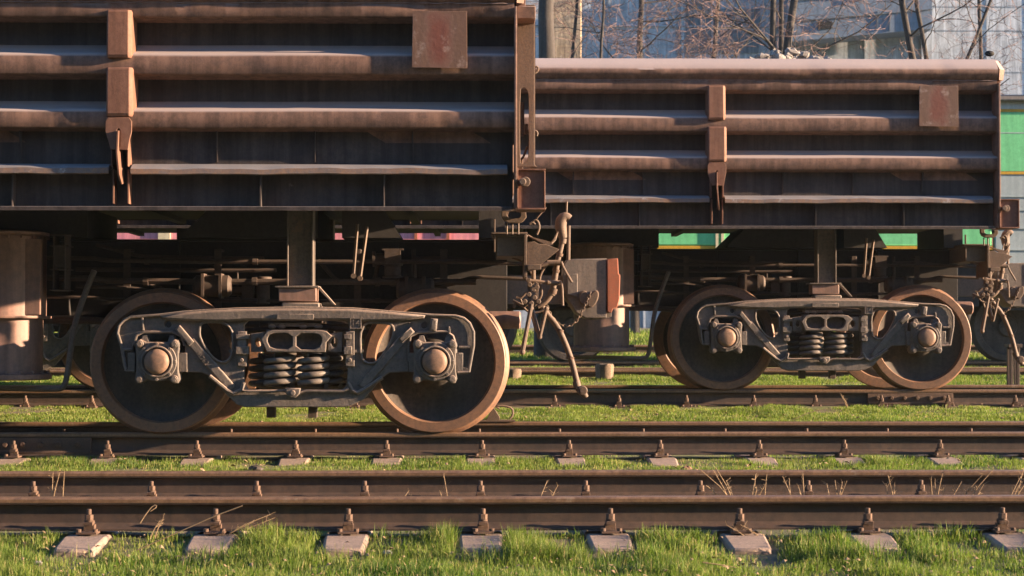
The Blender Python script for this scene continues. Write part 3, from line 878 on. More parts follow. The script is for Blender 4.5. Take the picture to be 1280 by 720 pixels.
    m.prism(WL(bo, 1.06), [WL(chaikin([(333.5, 425), (338, 416.5), (366, 416.5), (366, 436.5), (339, 436)]), 1.06), WL(chaikin([(370.5, 416.5), (398, 416.5), (404, 424), (398, 437), (370.5, 437)]), 1.06)], -1.085, -1.00, .005)
    xa, za = W(331, 412, 1.0); xb, zb = W(410, 441, 1.0)
    m.box(xa + .01, xb - .01, -.999, -.90, zb, za)
    for xc in (340, 352, 379, 398): 
        xx, zz = W(xc, 408, 1.0); m.sphere((xx, -.99, zz), .022, 8, 5, (1.3, 1, .8))
    xx, zz = W(335, 406, 1.0); xy, _ = W(400, 406, 1.0); m.box(xx, xy, -1.0, -.92, zz - .012, zz + .012)
    m.build('bolster_end', 'frame', sf)
    # friction wedges
    for xa, xb, cx in ((314, 330, 323), (410, 428, 418)):
        m = MB()
        hole = [(cx + 4.2 * math.cos(a), 428 + 6 * math.sin(a)) for a in np.arange(0, 2 * PI, PI / 6)]
        m.prism(WL([(xa, 417), (xb, 415), (xb, 440), (xa, 440)], 1.02), [WL(hole, 1.02)], -1.035, -.985, .004)
        m.build('friction_wedge', 'frame', sf)
    # springs
    for cx, e2, rr, wr in ((348, .955, .091, .0190), (390.5, .955, .091, .0190), (327, .80, .082, .0175), (411, .80, .082, .0175)):
        px, z1 = W(cx, 441, e2 + .085); _, z0 = W(cx, 487, e2 + .085)
        m = MB(); turns = 4.25; N = 110; pts = []
        for i in range(N + 1):
            t = i / N; a = t * turns * 2 * PI + .5
            zz = z0 + wr + (z1 - z0 - 2 * wr) * t
            pts.append((px + rr * math.cos(a), -e2 + rr * math.sin(a), zz))
        m.tube(pts, wr, 10)
        m.build('coil_spring', 'spring', sf, ang=60)
    # axle boxes
    for cx in (195.5, 543.5):
        cy = 452
        c = W(cx, cy, 1.10)
        m = MB(); w = .148
        oct_ = []
        sq = [(-w, -w + .03), (-w + .012, -w + .004), (-w + .035, -w), (-w + .07, -w + .022), (w - .07, -w + .022), (w - .035, -w), (w - .012, -w + .004), (w, -w + .03), (w - .008, -w + .085), (w - .008, w - .085), (w, w - .03), (w - .012, w - .006), (w - .035, w), (w - .07, w - .018), (-w + .07, w - .018), (-w + .035, w), (-w + .012, w - .006), (-w, w - .03), (-w + .008, w - .085), (-w + .008, -w + .085)]
        m.prism([(c[0] + a, c[1] + b) for a, b in sq], [], -1.065, -.93, .008)
        m.box(c[0] - .145, c[0] + .145, -1.0, -.90, c[1] - .08, c[1] + .10)
        m.lathe([(.131, -1.06), (.131, -1.074), (.127, -1.078), (.107, -1.078), (.107, -1.092), (.103, -1.096), (.096, -1.096), (.093, -1.090), (.093, -1.075), (.001, -1.075)], (c[0], 0, c[1]), 'Y', 40)
        for sx_ in (-1, 1):
            for sz in (-1, 1):
                p = (c[0] + sx_ * .115, 0, c[1] + sz * .117)
                m.cyl(p, .026, -1.082, -1.06, 'Y', 18, .004); m.lathe([(.001, -1.098), (.017, -1.098), (.018, -1.094), (.018, -1.08)], p, 'Y', 6)
        for k in range(8):
            a = k * PI / 4
            p = (c[0] + .118 * math.cos(a), 0, c[1] + .118 * math.sin(a))
            m.lathe([(.001, -1.092), (.010, -1.092), (.011, -1.089), (.011, -1.077)], p, 'Y', 6, a0=k)
        # lugs above the box
        for dx in (-.09, .09): m.prism([(c[0] + dx - .03, c[1] + .13), (c[0] + dx + .03, c[1] + .13), (c[0] + dx + .015, c[1] + .175), (c[0] + dx - .015, c[1] + .175)], [], -1.03, -.96, .005)
        ab = m.build('axle_box', 'frame', sf, ang=35)
        m = MB()
        m.lathe([(.001, -1.128), (.052, -1.127), (.072, -1.120), (.082, -1.104), (.086, -1.073)], (c[0], 0, c[1]), 'Y', 36)
        ab2 = m.build('axle_cap', 'cap', sf, ang=50)
    # brake hanger stubs under the frame
    if sg > 0:
        for q in (339, 391):
            m = MB(); x, z = W(q, 508, .85); _, z2 = W(q, 522, .85); m.box(x - .03, x + .03, -.87, -.80, z2, z + .03); m.build('brake_hanger', 'under', sf, bevel=.004)
    return sf

WH = {}
def wheelset(root, x):
    m = MB(); m.lathe([(.001, -1.0), (.065, -1.0), (.065, -.90), (.083, -.88), (.097, -.86), (.097, -.70), (.083, -.68), (.080, 0), (.083, .68), (.097, .70), (.097, .86), (.083, .88), (.065, .90), (.065, 1.0), (.001, 1.0)], (0, 0, 0), 'Y', 24)
    ax = m.build('axle', 'under', root, loc=(x, 0, .4765))
    for sg in (-1, 1):
        def P(l): return [(r, sg * a) for r, a in l]
        rimp = P([(.398, .80), (.404, .848), (.410, .855), (.470, .855), (.4765, .849), (.4785, .78), (.482, .762), (.492, .752), (.502, .744), (.5055, .736), (.504, .728), (.498, .722), (.47, .72), (.41, .72), (.400, .73)])
        m = MB(); m.lathe(rimp if sg > 0 else rimp, (0, 0, 0), 'Y', 96, closed=True)
        if sg < 0: pass
        w = m.build('wheel', 'wheel', ax, ang=35)
        dp = P([(.097, .875), (.128, .872), (.138, .86), (.150, .82), (.19, .788), (.26, .768), (.33, .770), (.385, .788), (.399, .80), (.399, .752), (.38, .742), (.32, .735), (.24, .735), (.17, .735), (.14, .71), (.128, .69), (.097, .69)])
        m2 = MB(); m2.lathe(dp, (0, 0, 0), 'Y', 72, closed=True)
        # disc as its own material slot of the same wheel mesh
        me = w.data
        base = len(m.v)
        mm = MB(); mm.v = list(m.v); mm.f = list(m.f); nf = len(mm.f); mm.add(m2.v, m2.f)
        if sg > 0: mm.f = [f[::-1] for f in mm.f]
        me2 = bpy.data.meshes.new('wheel'); me2.from_pydata(mm.v, [], mm.f); me2.update(); me2.shade_smooth(); me2.set_sharp_from_angle(angle=math.radians(35))
        me2.materials.append(M['wheel']); me2.materials.append(M['disc'])
        mi = np.zeros(len(me2.polygons), dtype=np.int32); mi[nf:] = 1
        me2.polygons.foreach_set('material_index', mi)
        w.data = me2; bpy.data.meshes.remove(me)

def end_gear(root):
    """coupler, hoses, levers and chain at the right-hand end (built from the nearer wagon)"""
    # stirrup under the corner
    e = 1.3
    m = MB(); ring = [(627, 262), (657, 262), (658, 272), (654, 277), (650, 279), (636, 279), (630, 276), (627, 271)]
    m.prism(WL(ring, e), [WL(chaikin([(634, 264.5), (650, 264.5), (651, 270), (648, 273), (637, 273), (634, 270)]), e)], -e - .02, -e + .02, .004)
    for x in (633.5, 640.5, 648): m.tube([W3(x, 279, e), W3(x, 293, e)], .006, 6)
    m.build('door_stirrup', 'gear', root)
    m = MB(); m.tube([W3(x, y, e) for x, y in ((664, 281), (667, 276), (671, 275), (674, 280), (674, 287), (671, 293))], .008, 8, 1); m.tube([W3(x, y, e) for x, y in ((662, 280), (666, 278), (669, 281))], .010, 8, 1)
    m.tube([W3(683, 259, e), W3(671, 273, e)], .005, 6)
    m.build('hook', 'gear', root)
    # end plate of the headstock with its tapered wing
    m = MB(); e = .93
    (a, z0), (b, z1) = W(655, 293, e), W(658.5, 347, e)
    m.box(a, b, -.97, -.55, z1, z0); m.box(W(614, 292, e)[0], W(659, 292, e)[0], -.98, -.6, z0, z0 + .012); m.box(W(618, 280, e)[0] - .004, W(618, 280, e)[0] + .006, -.96, -.93, z0 - .12, z0 + .10)
    m.build('end_angle', 'gear', root, bevel=.002)
    m = MB(); m.prism(WL([(659, 303), (668, 302), (673, 305), (684, 306), (699, 312), (676, 331), (659, 337)], e), [], -.95, -.93, .003)
    m.prism(WL([(659, 331), (676, 331), (676, 337), (659, 338)], e), [], -.99, -.88, .004)
    m.tube([W3(660, 294, .9), W3(685, 308, .9), W3(692, 300, .9), W3(697, 290, .9)], .006, 6, 1)
    m.add([W3(661, 295, .92), W3(688, 302, .92), W3(692, 306, .92), W3(684, 307, .92)], [(0, 3, 2, 1)])
    m.build('wing_bracket', 'gear', root)
    # coupler: shank, head, face
    m = MB(); e = .17
    m.prism(WL([(705, 330), (709, 324), (758, 323), (758, 397), (732, 398), (720, 391), (708, 372), (703, 356)], e), [], -.19, .17, .008)
    xa, za = W(640, 345, 0); xb, zb = W(704, 380, 0)
    m.box(xa - .25, xb, -.11, .11, zb, za)
    m.prism(WL([(709, 343), (722, 342), (722, 372), (709, 368)], .2), [], -.215, -.19, .005)
    m.prism(WL([(738, 400), (757, 398), (765, 396), (765, 385), (757, 384)], e), [], -.12, .10, .004)
    cp = m.build('coupler', 'coupler', root, ang=35)
    m = MB(); m.prism(WL([(758.5, 324), (772, 323), (773, 342), (775, 344), (774, 374), (771, 385), (766, 386), (764, 391), (759, 390)], e), [], -.20, .16, .006)
    m.build('coupler_face', 'redface', cp, ang=35)
    m = MB(); c = W(735, 372, .22)
    m.prism([(c[0] - .03 + .035 * math.cos(a), c[1] + .05 * math.sin(a)) for a in np.arange(0, 2 * PI, PI / 10)], [], -.235, -.185, .006)
    m.prism([(c[0] + .035 + .035 * math.cos(a) + .02 * math.sin(a), c[1] - .01 + .062 * math.sin(a)) for a in np.arange(0, 2 * PI, PI / 10)], [], -.26, -.185, .008)
    m.build('lock_cam', 'gear', cp)
    # chain
    m = MB(); e = .30
    path = [Vector(W3(x, y, e)) for x, y in ((684, 384), (689, 396), (698, 405), (709, 408.5), (719, 403), (725, 395), (730, 385), (735, 374), (739, 364))]
    seg = []; L = 0
    for a, b in zip(path, path[1:]): seg.append((L, (b - a).length, a, b)); L += (b - a).length
    s_, k = 0.0, 0
    while s_ < L:
        for (l0, ll, a, b) in seg:
            if l0 <= s_ <= l0 + ll:
                p = a.lerp(b, (s_ - l0) / ll); d = (b - a).normalized()
                n1 = Vector((0, 1, 0)) if k % 2 else d.cross(Vector((0, 1, 0))).normalized()
                pts = [p + d * (.017 * math.cos(t)) + n1 * (.0095 * math.sin(t)) for t in np.arange(0, 2 * PI + .1, PI / 5)]
                m.tube(pts, .0036, 6); break
        s_ += .024; k += 1
    m.build('chain', 'gear', root)
    # end cock and upper hose
    m = MB(); e = .62
    m.tube([W3(x, y, e) for x, y in ((712, 274), (708, 271), (703, 273), (700.5, 280), (702, 290), (704, 298))], [.030, .036, .040, .042, .038, .028], 12, 1)
    m.tube([W3(704, 298, e), W3(703, 304, e)], .026, 10)
    m.tube([W3(x, y, e) for x, y in ((703, 300), (700, 315), (697, 325), (694, 345), (691, 364), (683, 377), (672, 383))], [.019, .019, .020, .021, .021, .021, .018], 12, 2)
    m.tube([W3(693, 360, e), W3(689, 368, e)], .027, 10)
    m.tube([W3(708.5, 252, e), W3(708, 270, e)], .007, 6)
    m.build('brake_hose', 'gear', root)
    m = MB(); m.tube([W3(711, 282, .5), W3(710.5, 325, .5)], .013, 8); m.build('lifting_rod', 'gear', root)
    m = MB(); m.tube([W3(697, 290, .66), W3(694, 300, .68), W3(688, 306, .7)], .006, 6); m.build('wire_hook', 'gear', root)
    # cross rods and handles
    m = MB()
    m.tube([W3(684, 328.5, .66), W3(701, 328.5, .66)], .020, 12); m.tube([W3(676, 332, .7), W3(686, 329, .7)], .012, 8)
    m.tube([W3(701.5, 327, .70), W3(705, 336, .70), W3(715, 353, .70)], .009, 8, 1)
    m.build('angle_cock', 'gear', root)
    m = MB()
    m.tube([W3(658, 350, .7), W3(684, 353, .68)], .012, 8); m.tube([W3(684, 353, .68), W3(701, 354, .66)], .019, 12)
    m.build('uncoupling_lever', 'gear', root); m = MB(); m.tube([W3(700, 352, .68), W3(702.5, 355, .70), W3(703.5, 382, .70)], .009, 8, 1)
    m.build('lever_handle', 'gear', root)
    m = MB(); m.tube([W3(667, 336, .8), W3(667, 349, .8)], .014, 8)
    m.build('spacer_rod', 'gear', root)
    # lever bars
    for a, b, r, e2 in (((664.5, 380), (653, 440), .014, .80), ((664, 382), (674.5, 421), .012, .72), ((675, 421), (683, 386), .011, .74), ((660, 378), (670, 413), .008, .6)):
        m = MB(); m.tube([W3(*a, e2), W3(*b, e2)], [r, r * 1.15], 8); p = W3(*b, e2); m.sphere(p, r * 1.5, 8, 6); m.build('brake_lever', 'gear', root)
    m = MB()
    for q in ((662, 356), (667, 362), (671, 359), (661, 368), (668, 372), (673, 377), (656, 377), (664, 379)):
        x, z = W(*q, .75); m.cyl((x, 0, z), .017, -.78, -.72, 'Y', 10, .003)
    m.prism(WL([(659, 348), (663, 348), (664, 384), (660, 385)], .76), [], -.76, -.745, .002); m.prism(WL([(670, 352), (673.5, 355), (672, 380), (668, 384)], .76), [], -.77, -.755, .002)
    m.tube([W3(641, 376, .7), W3(655, 383, .7), W3(662, 379, .7)], .010, 8); m.tube([W3(644, 379, .7), W3(642, 385, .7)], .010, 8); m.tube([W3(645, 372, .7), W3(652, 372, .7), W3(658, 366, .7)], .008, 6)
    m.build('lever_block', 'gear', root)
    for q, e2, r2 in (((699.5, 318), .62, .026), ((695, 338), .62, .027), ((691, 365), .62, .029), ((700, 413), .55, .027), ((713, 447), .55, .027)):
        p = Vector(W3(*q, e2)); m = MB(); m.tube([p + Vector((.003, 0, .009)), p - Vector((.003, 0, .009))], r2, 12); m.build('hose_clamp', 'bolt', root)
    for pts in (((640, 322), (652, 326), (664, 340), (669, 352), (661, 362)), ((668, 351), (676, 356), (678, 368), (672, 378), (665, 372)), ((686, 329), (678, 338), (674, 350), (677, 361)), ((650, 372), (656, 388), (668, 392), (684, 386))):
        m = MB(); m.tube([W3(x, y, .64) for x, y in pts], .0075, 7, 2); m.build('air_pipe', 'gear', root)
    # hanging hose with its coupling
    m = MB(); e = .55
    m.tube([W3(x, y, e) for x, y in ((678, 384), (685, 394), (697, 408), (707, 430), (715, 452), (721, 478))], [.020, .020, .021, .021, .021, .022], 12, 2)
    hh = m.build('hanging_hose', 'gear', root)
    m = MB(); m.tube([W3(720, 476, e), W3(722, 484, e)], .028, 12); m.tube([W3(722, 484, e), W3(727, 489, e), W3(733, 497, e)], [.024, .030, .018], 10, 1)
    x, z = W(728, 488, e); m.cyl((x, 0, z), .034, -.585, -.53, 'Y', 18, .005); m.cyl((x, 0, z), .018, -.595, -.585, 'Y', 12)
    m.build('hose_coupling', 'gear', hh)
    # air reservoir and end pipes
    m = MB(); x0, z = W(606, 400, .45); x1, _ = W(651, 400, .45); m.cyl((0, -.45, z), .062, x0 - .3, x1, 'X', 20, .012); m.build('air_reservoir', 'cyl', root)

wag1 = thing('dump_wagon', 'nearer rusty dump wagon on large wheels, filling the left of the photo', 'dump wagon', (WX, WY, WZ), 'rusty dump wagons in the yard')
near_wall, patch = make_wagon(wag1)
# the taller end post seen on the nearer wagon only
m = MB()
slot = chaikin([(645, 109), (654, 108), (661, 114), (662, 125), (662, 190), (660, 203), (652, 208), (645, 208)])
eo = 1.35
m.prism(WL([(647, 6), (668, 6), (668, 206), (672, 209), (646, 209)], eo), [WL(chaikin([(650, 112), (655, 109), (660, 114), (661, 125), (661, 190), (659, 201), (654, 205), (650, 203)]), eo)], -eo - .01, -eo + .01, .003)
m.box(W(667, 100, eo)[0] - .02, W(667, 100, eo)[0] + .012, -eo + .0105, -eo + .25, W(660, 208, eo)[1], W(660, 6, eo)[1])
m.tube([W3(652, 128, 1.28), W3(652, 170, 1.28)], .018, 8); m.tube([W3(657, 155, 1.28), W3(656, 168, 1.28)], .016, 8); m.tube([W3(651, 200, 1.3), W3(655, 195, 1.3), W3(659, 183, 1.3)], .008, 6, 1)
m.tube([W3(668, 84, 1.3), W3(672, 83, 1.3), W3(673, 88, 1.3), W3(668, 92, 1.3)], .007, 6, 1); m.tube([W3(668, 163, 1.3), W3(672, 165, 1.3), W3(671, 170, 1.3)], .007, 6, 1)
ep = m.build('end_post', 'gear', wag1)
m = MB(); xx = W(660, 4, eo)[0]; m.box(XR + .02, W(669, 4, 1.5)[0], -1.56, -1.2, 2.70, 2.78); ep2 = m.build('hood_bracket', 'body', wag1, bevel=.004)

wag2 = copy_tree(wag1, None, skip=(ep, ep2))
wag2.location = (3.22, TR['C'][0], TR['C'][1])
wag2['label'] = 'farther dump wagon on the right, whole rounded top rim and rubble load showing'
for ch in wag2.children:
    if ch.name.startswith('patch_plate'):
        ch.location.x -= .055; ch.location.z += .004

# rubble load showing above the farther wagon's rim
m = MB()
for i in range(420):
    u = random.gauss(0, 1)
    x = 2.92 + u * .42
    h = 2.97 + .21 * math.exp(-((x - 2.92) / .5) ** 2) * random.uniform(.3, 1.05)
    y = 18.68 + random.uniform(-.9, .6)
    r = random.uniform(.02, .05)
    b = len(m.v); m.sphere((x, y, TR['C'][1] + h), r, 7, 5, (random.uniform(.8, 1.5), 1, random.uniform(.5, .9)))
    for k in range(b, len(m.v)):
        v = m.v[k]; m.v[k] = (v[0] + random.uniform(-.012, .012), v[1], v[2] + random.uniform(-.012, .012))
m.box(XL + 3.3, XR + 3.15, 18.68 - 1.38, 18.68 + 1.38, TR['C'][1] + 1.66, TR['C'][1] + 2.9)
tag(m.build('rubble_load', 'rubble', smooth=False), 'pale stone rubble heaped in the farther dump wagon, showing above its rim', 'rubble', kind='stuff')
m = MB(); m.box(XL + WX + .1, XR + WX - .08, WY - 1.38, WY + 1.38, WZ + 1.66, WZ + 2.85)  # unseen fill added in the nearer wagon to stop light passing through
for i in range(160):
    x = random.uniform(XL + WX + .3, XR + WX - .3); m.sphere((x, WY + random.uniform(-1.2, 1.2), WZ + 2.86), random.uniform(.05, .12), 7, 5, (1.3, 1, .7))
tag(m.build('rubble_load', 'stone', smooth=False), 'unseen stone fill added in the nearer dump wagon to block light', 'rubble', kind='stuff')
# small lamp-like knob on the rim at the right
m = MB(); p = at(1237, 67, 17.4); m.sphere(p, .035, 10, 6, (1.3, 1, .8)); kb = m.build('rim_knob', 'dark', wag2)
kb.location = -Vector(wag2.location)

# ------------------------------------------------------------------ rolling stock behind
def rolling(name, label, cat, xa, xb, build):
    t = thing(name, label, cat, ((xa + xb) / 2, TR['D'][0], TR['D'][1]))
    build(t, xa - (xa + xb) / 2, xb - (xa + xb) / 2)
    return t
DF = 25.5; SD = F / DF
def zD(py): return at(640, py, DF).z - TR['D'][1]
def stock_wheels(t, xsw):
    for x in xsw:
        m = MB()
        m.lathe([(.001, -.84), (.12, -.84), (.14, -.79), (.36, -.78), (.39, -.855), (.465, -.855), (.475, -.79), (.50, -.74), (.50, -.72), (.001, -.72)], (x, 0, .475), 'Y', 48)
        m.build('wheel', 'disc', t, ang=35)
def body_green(t, a, b):
    m = MB(); m.box(a, b, -1.5, 1.5, zD(307), 3.6); wl = m.build('body', 'green', t, bevel=.02)
    m = MB(); m.box(a - .01, b + .01, -1.505, 1.505, zD(311.5), zD(307) - .001); m.build('sole_bar_stripe', 'yellow', t)
    xo = -((GA[0] + GA[1]) / 2)
    for q in (896, 903):
        m = MB(); x = at(q, 300, DF).x + xo; m.box(x - .018, x + .018, -1.53, -1.501, zD(311), 3.4); m.build('corner_strip', 'cream', t)
    m = MB(); m.box(a + .1, b - .1, -1.2, 1.2, .75, zD(311.5) - .002); m.build('underframe', 'sill', t)
    m = MB(); m.box(a, b, -1.3, 1.3, 3.601, 3.68); m.build('roof', 'greyroof', t, bevel=.02)
    stock_wheels(t, (a + 1.0, a + 2.9, b - 2.6, b - .9))
GA = (at(640, 300, DF).x - .15, at(1240, 300, DF).x)
rolling('green_wagon', 'green painted wagon with a yellow bottom stripe, seen through gaps under the farther dump wagon', 'railway wagon', GA[0], GA[1], body_green)
def body_blue(t, a, b):
    m = MB(); m.box(a, b, -1.5, 1.5, 1.0, zD(120)); m.build('body', 'bluegrey', t, bevel=.015)
    m = MB(); m.box(a + .02, b, -1.512, -1.5005, zD(213), zD(139)); m.build('green_band', 'green', t)
    m = MB(); m.box(a + .02, b, -1.514, -1.5008, zD(217), zD(213.5)); m.build('yellow_stripe', 'yellow', t)
    m = MB(); m.box(a + .02, b, -1.514, -1.5008, zD(138.6), zD(135)); m.build('yellow_stripe', 'yellow', t)
    m = MB(); m.box(a - .05, b, -1.62, 1.62, zD(126), zD(118)); m.build('roof', 'greyroof', t, bevel=.02)
    m = MB()
    for z in (165, 245, 262, 285, 312): m.box(a + .03, b, -1.5155, -1.501, zD(z) - .006, zD(z) + .006)
    m.build('panel_rib', 'bluegrey', t)
    m = MB(); m.box(a + .1, b - .1, -1.2, 1.2, .7, .998); m.build('underframe', 'sill', t)
    stock_wheels(t, (a + .35, a + 2.2, b - 2.2, b - .8))
GB = (at(1242, 300, DF).x + .02, at(1242, 300, DF).x + 12)
rolling('boxcar', 'blue grey boxcar with a green band edged yellow, at the right edge', 'boxcar', GB[0], GB[1], body_blue)
def body_pink(t, a, b):
    m = MB(); m.box(a, b, -1.5, 1.5, zD(301), 3.5); m.build('body', 'pink', t, bevel=.02)
    xo = -(GP[0] + GP[1]) / 2
    m = MB(); x0 = at(198, 295, DF).x + xo; x1 = at(213, 295, DF).x + xo; m.box(x0, x1, -1.53, -1.501, zD(300), 3.4); m.build('door_post', 'cream', t)
    for q in (408, 520, 560):
        m = MB(); x = at(q, 295, DF).x + xo; m.box(x - .02, x + .02, -1.54, -1.501, zD(300), 3.4); m.build('door_post', 'redface', t)
    m = MB(); m.box(a + .1, b - .1, -1.2, 1.2, .75, zD(301) - .002); m.build('underframe', 'sill', t)
    m = MB(); m.box(a, b, -1.3, 1.3, 3.501, 3.58); m.build('roof', 'greyroof', t, bevel=.02)
    stock_wheels(t, (a + 1.0, a + 2.9, b - 2.6, b - .2 - .35))
GP = (at(60, 300, DF).x - 6, at(620, 300, DF).x + .35)
rolling('red_wagon', 'faded red wagon glimpsed through gaps below the nearer dump wagon', 'railway wagon', GP[0], GP[1], body_pink)

# ------------------------------------------------------------------ small things on the ground
def on_ground(y): return gh(y)
# brake shoe (skid) on the far rail of the nearer wagon's track
p = at(616, 528, WY + .80)
m = MB(); zz = WZ + .003
m.box(p.x - .18, p.x + .17, WY + .755, WY + .845, zz, zz + .012)
m.prism([(p.x - .05, zz + .012), (p.x + .05, zz + .012), (p.x + .055, zz + .03), (p.x + .012, zz + .10), (p.x - .005, zz + .10)], [], WY + .76, WY + .84, .003)
m.tube([(p.x + .05, WY + .8, zz + .095), (p.x + .02, WY + .8, zz + .118), (p.x + .09, WY + .8, zz + .118), (p.x + .15, WY + .8, zz + .10), (p.x + .155, WY + .8, zz + .05), (p.x + .13, WY + .8, zz + .02)], .008, 8, 1)
tag(m.build('brake_skid', 'gear', ang=35), 'steel brake skid with loop handle on the rail behind the right wheel', 'brake skid')
for q, (px0, px1, py0, py1), lab in ((0, (745, 767, 455, 470), 'cracked grey stub standing in the grass below the coupler'), (1, (635, 651, 461, 473), 'pale sunlit stub in the grass beside the nearer wagon right wheel')):
    y = 21.95
    a = at(px0, py0, y); b = at(px1, py1, y)
    m = MB(); r = (b.x - a.x) / 2; cx = (a.x + b.x) / 2; z0 = gh(y) - .02
    ring = []
    n = 14
    for z, k in ((z0, 1.0), (z0 + .07, .97), (a.z - .03, 1.05), (a.z, .93)):
        for i in range(n):
            t = 2 * PI * i / n; rr = r * k * (1 + .10 * math.sin(3 * t + q) + .06 * math.sin(5 * t))
            m.v.append((cx + rr * math.cos(t), y + rr * math.sin(t), z + .006 * math.sin(4 * t)))
    for j in range(3):
        for i in range(n):
            l = (i + 1) % n
            m.f.append((j * n + i, j * n + l, (j + 1) * n + l, (j + 1) * n + i))
    m.f.append(tuple(3 * n + i for i in range(n)))
    tag(m.build('post_stub', 'wood', ang=30), lab, 'post stub', 'old stubs beside the empty track')
# steel stand at right edge
y = 19.9
m = MB(); a = at(1258, 430, y); b = at(1275, 476, y)
st = thing('steel_stand', 'small steel stand with two uprights under the coupler at the right edge', 'steel stand', (a.x, y, gh(y)))
m.box(0, b.x - a.x, -.09, .09, a.z - gh(y) - .035, a.z - gh(y)); m.build('top_plate', 'under', st, bevel=.003)
for q in (.02, b.x - a.x - .05):
    m = MB(); m.box(q, q + .03, -.07, -.04, 0, a.z - gh(y) - .0355); m.box(q, q + .03, .04, .07, 0, a.z - gh(y) - .0355); m.build('upright', 'under', st, bevel=.003)

# stones
def stone(px, py, Y, r, lab, mt='stone'):
    p = at(px, py, Y); m = MB(); m.sphere((0, 0, 0), r, 9, 6, (1.3, 1, .7))
    m.v = [(x + random.uniform(-.12, .12) * r, y + random.uniform(-.12, .12) * r, z + random.uniform(-.12, .12) * r) for x, y, z in m.v]
    o = m.build('stone', mt, smooth=False, loc=(p.x, Y, gh(Y) + r * .45))
    tag(o, lab, 'stone', 'loose stones in the grass')
stone(858, 566, 12.35, .030, 'reddish angular stone by the sleeper end right of centre', 'post')
stone(48, 686, 8.35, .018, 'small pale stone in the grass at the lower left')
stone(484, 665, 8.6, .020, 'small pale stone below the rail between two bolts')
stone(724, 688, 8.3, .016, 'tiny pale stone in the grass at lower centre')
stone(617, 655, 8.75, .028, 'pale chip against the bolt beside the middle sleeper')
stone(320, 576, 12.35, .04, 'dark lump in the strip between the tracks left of centre', 'disc')

# dry weeds along the rails
def weed(px, py, Y, h, lean, n, lab, dry=True):
    p = at(px, py, Y); z = gh(Y)
    m = MB()
    for k in range(n):
        bx = random.uniform(-.04, .04); ln = lean + random.uniform(-.3, .3); hh = h * random.uniform(.6, 1.1)
        pts = [(bx, 0, 0), (bx + ln * hh * .3, random.uniform(-.02, .02), hh * .5), (bx + ln * hh, random.uniform(-.03, .03), hh)]
        m.tube(pts, [.0032, .0026, .0016], 5, 1)
        for j in range(5):
            t = random.uniform(.5, 1); q = Vector(pts[1]).lerp(Vector(pts[2]), (t - .5) * 2)
            m.tube([q, q + Vector((random.uniform(-.03, .03), random.uniform(-.02, .02), random.uniform(.0, .03)))], .0012, 4)
    o = m.build('dry_weed', 'dry', loc=(p.x, Y, z)); tag(o, lab, 'dry weed', 'dry weeds along the rails'); return o
yA = 9.9
for i, (x, h, ln, n, lab) in enumerate(((72, .16, -.1, 2, 'thin dry stalks between the nearest rails at far left'), (500, .10, .9, 2, 'bent dry stalk between the nearest rails left of centre'),
        (560, .15, -.2, 1, 'single upright straw between the nearest rails at centre'), (677, .14, .15, 2, 'pale straw curving against the nearest far rail right of centre'),
        (915, .17, -.7, 4, 'tangle of leaning dry stalks left of a rail bolt at right'), (945, .16, .2, 4, 'seeded dry weed with thin heads near the right third'), (998, .15, -.3, 3, 'dry weed with curled heads between two rail bolts at right'),
        (1045, .13, .2, 4, 'low cluster of dry stalks between the nearest rails'), (1120, .15, .1, 3, 'dry seed heads right of the far bolt'), (1175, .17, .2, 4, 'tall dry weed near the right edge'),
        (1205, .16, .6, 3, 'dry stalks leaning right near the edge'), (1262, .17, .5, 4, 'dry weed at the extreme right edge between the rails'))):
    weed(x, 600, yA, h * 1.45, ln * .8, n + 1, lab)
weed(285, 640, 8.86, .12, 1.6, 3, 'long dry stems sprawling over the rail foot at lower left')
weed(190, 640, 8.84, .13, .5, 2, 'curled dry stem in front of the nearest rail at lower left')
weed(945, 650, 8.84, .08, -1.2, 4, 'dry stems heaped round the bolt right of centre')
weed(240, 470, 17.6, .12, 1, 3, 'dry stalks by the farther track at the left')
weed(1055, 480, 17.6, .16, -.3, 4, 'dry twigs standing before the farther wagon right wheel')
# fallen twigs
def fallen(pts, Y, lab):
    m = MB(); m.tube([at(a, b, Y) for a, b in pts], .0026, 6, 1); tag(m.build('fallen_twig', 'dry'), lab, 'twig', 'fallen twigs')
fallen([(170, 688), (230, 662), (268, 645), (303, 632)], 8.55, 'long pale twig lying over the rail foot at lower left')
fallen([(175, 654), (184, 640), (192, 631), (197, 633), (188, 639)], 8.8, 'curled pale stem by the nearest rail at lower left')
fallen([(878, 703), (900, 706), (922, 710)], 8.0, 'dark twig in the foreground grass at lower right')
fallen([(990, 525), (1015, 514), (1038, 511)], 15.2, 'pale twig lying in the grass between the wagons')

# ------------------------------------------------------------------ background structures
BY = 56.0
def wall_px(name, mat, label, cat, px0, px1, Y, depth, ztop, z0=None):
    a = at(px0, 0, Y).x; b = at(px1, 0, Y).x
    return a, b
t = thing('concrete_building', 'large weathered blue grey concrete building beyond the bare trees', 'building', (at(940, 0, BY).x, BY, gh(BY)))
ox = t.location.x; oz = t.location.z
def bpart(name, mat, rects, yy, dep, par=None, bevel=0):
    m = MB()
    for (x0, x1, za, zb) in rects:
        m.box(at(x0, 0, BY).x - ox, at(x1, 0, BY).x - ox, yy, yy + dep, za, zb)
    return m.build(name, mat, par or t, bevel=bevel)
bpart('wall', 'wallc', [(600, 1150, -1, 15)], 0, 8)
bpart('pale_wall', 'wallp', [(1150.5, 1900, -1, 15)], -.15, 8)
bpart('pale_wall', 'wallp', [(1000, 1150, -1, 7.7)], -.10, .099)
zt = lambda py: at(640, py, BY).z - oz
bpart('pilaster', 'wallp', [(803, 806, -1, 15)], -.12, .119); bpart('downpipe', 'wallp', [(851, 854, -1, 15)], -.2, .199)
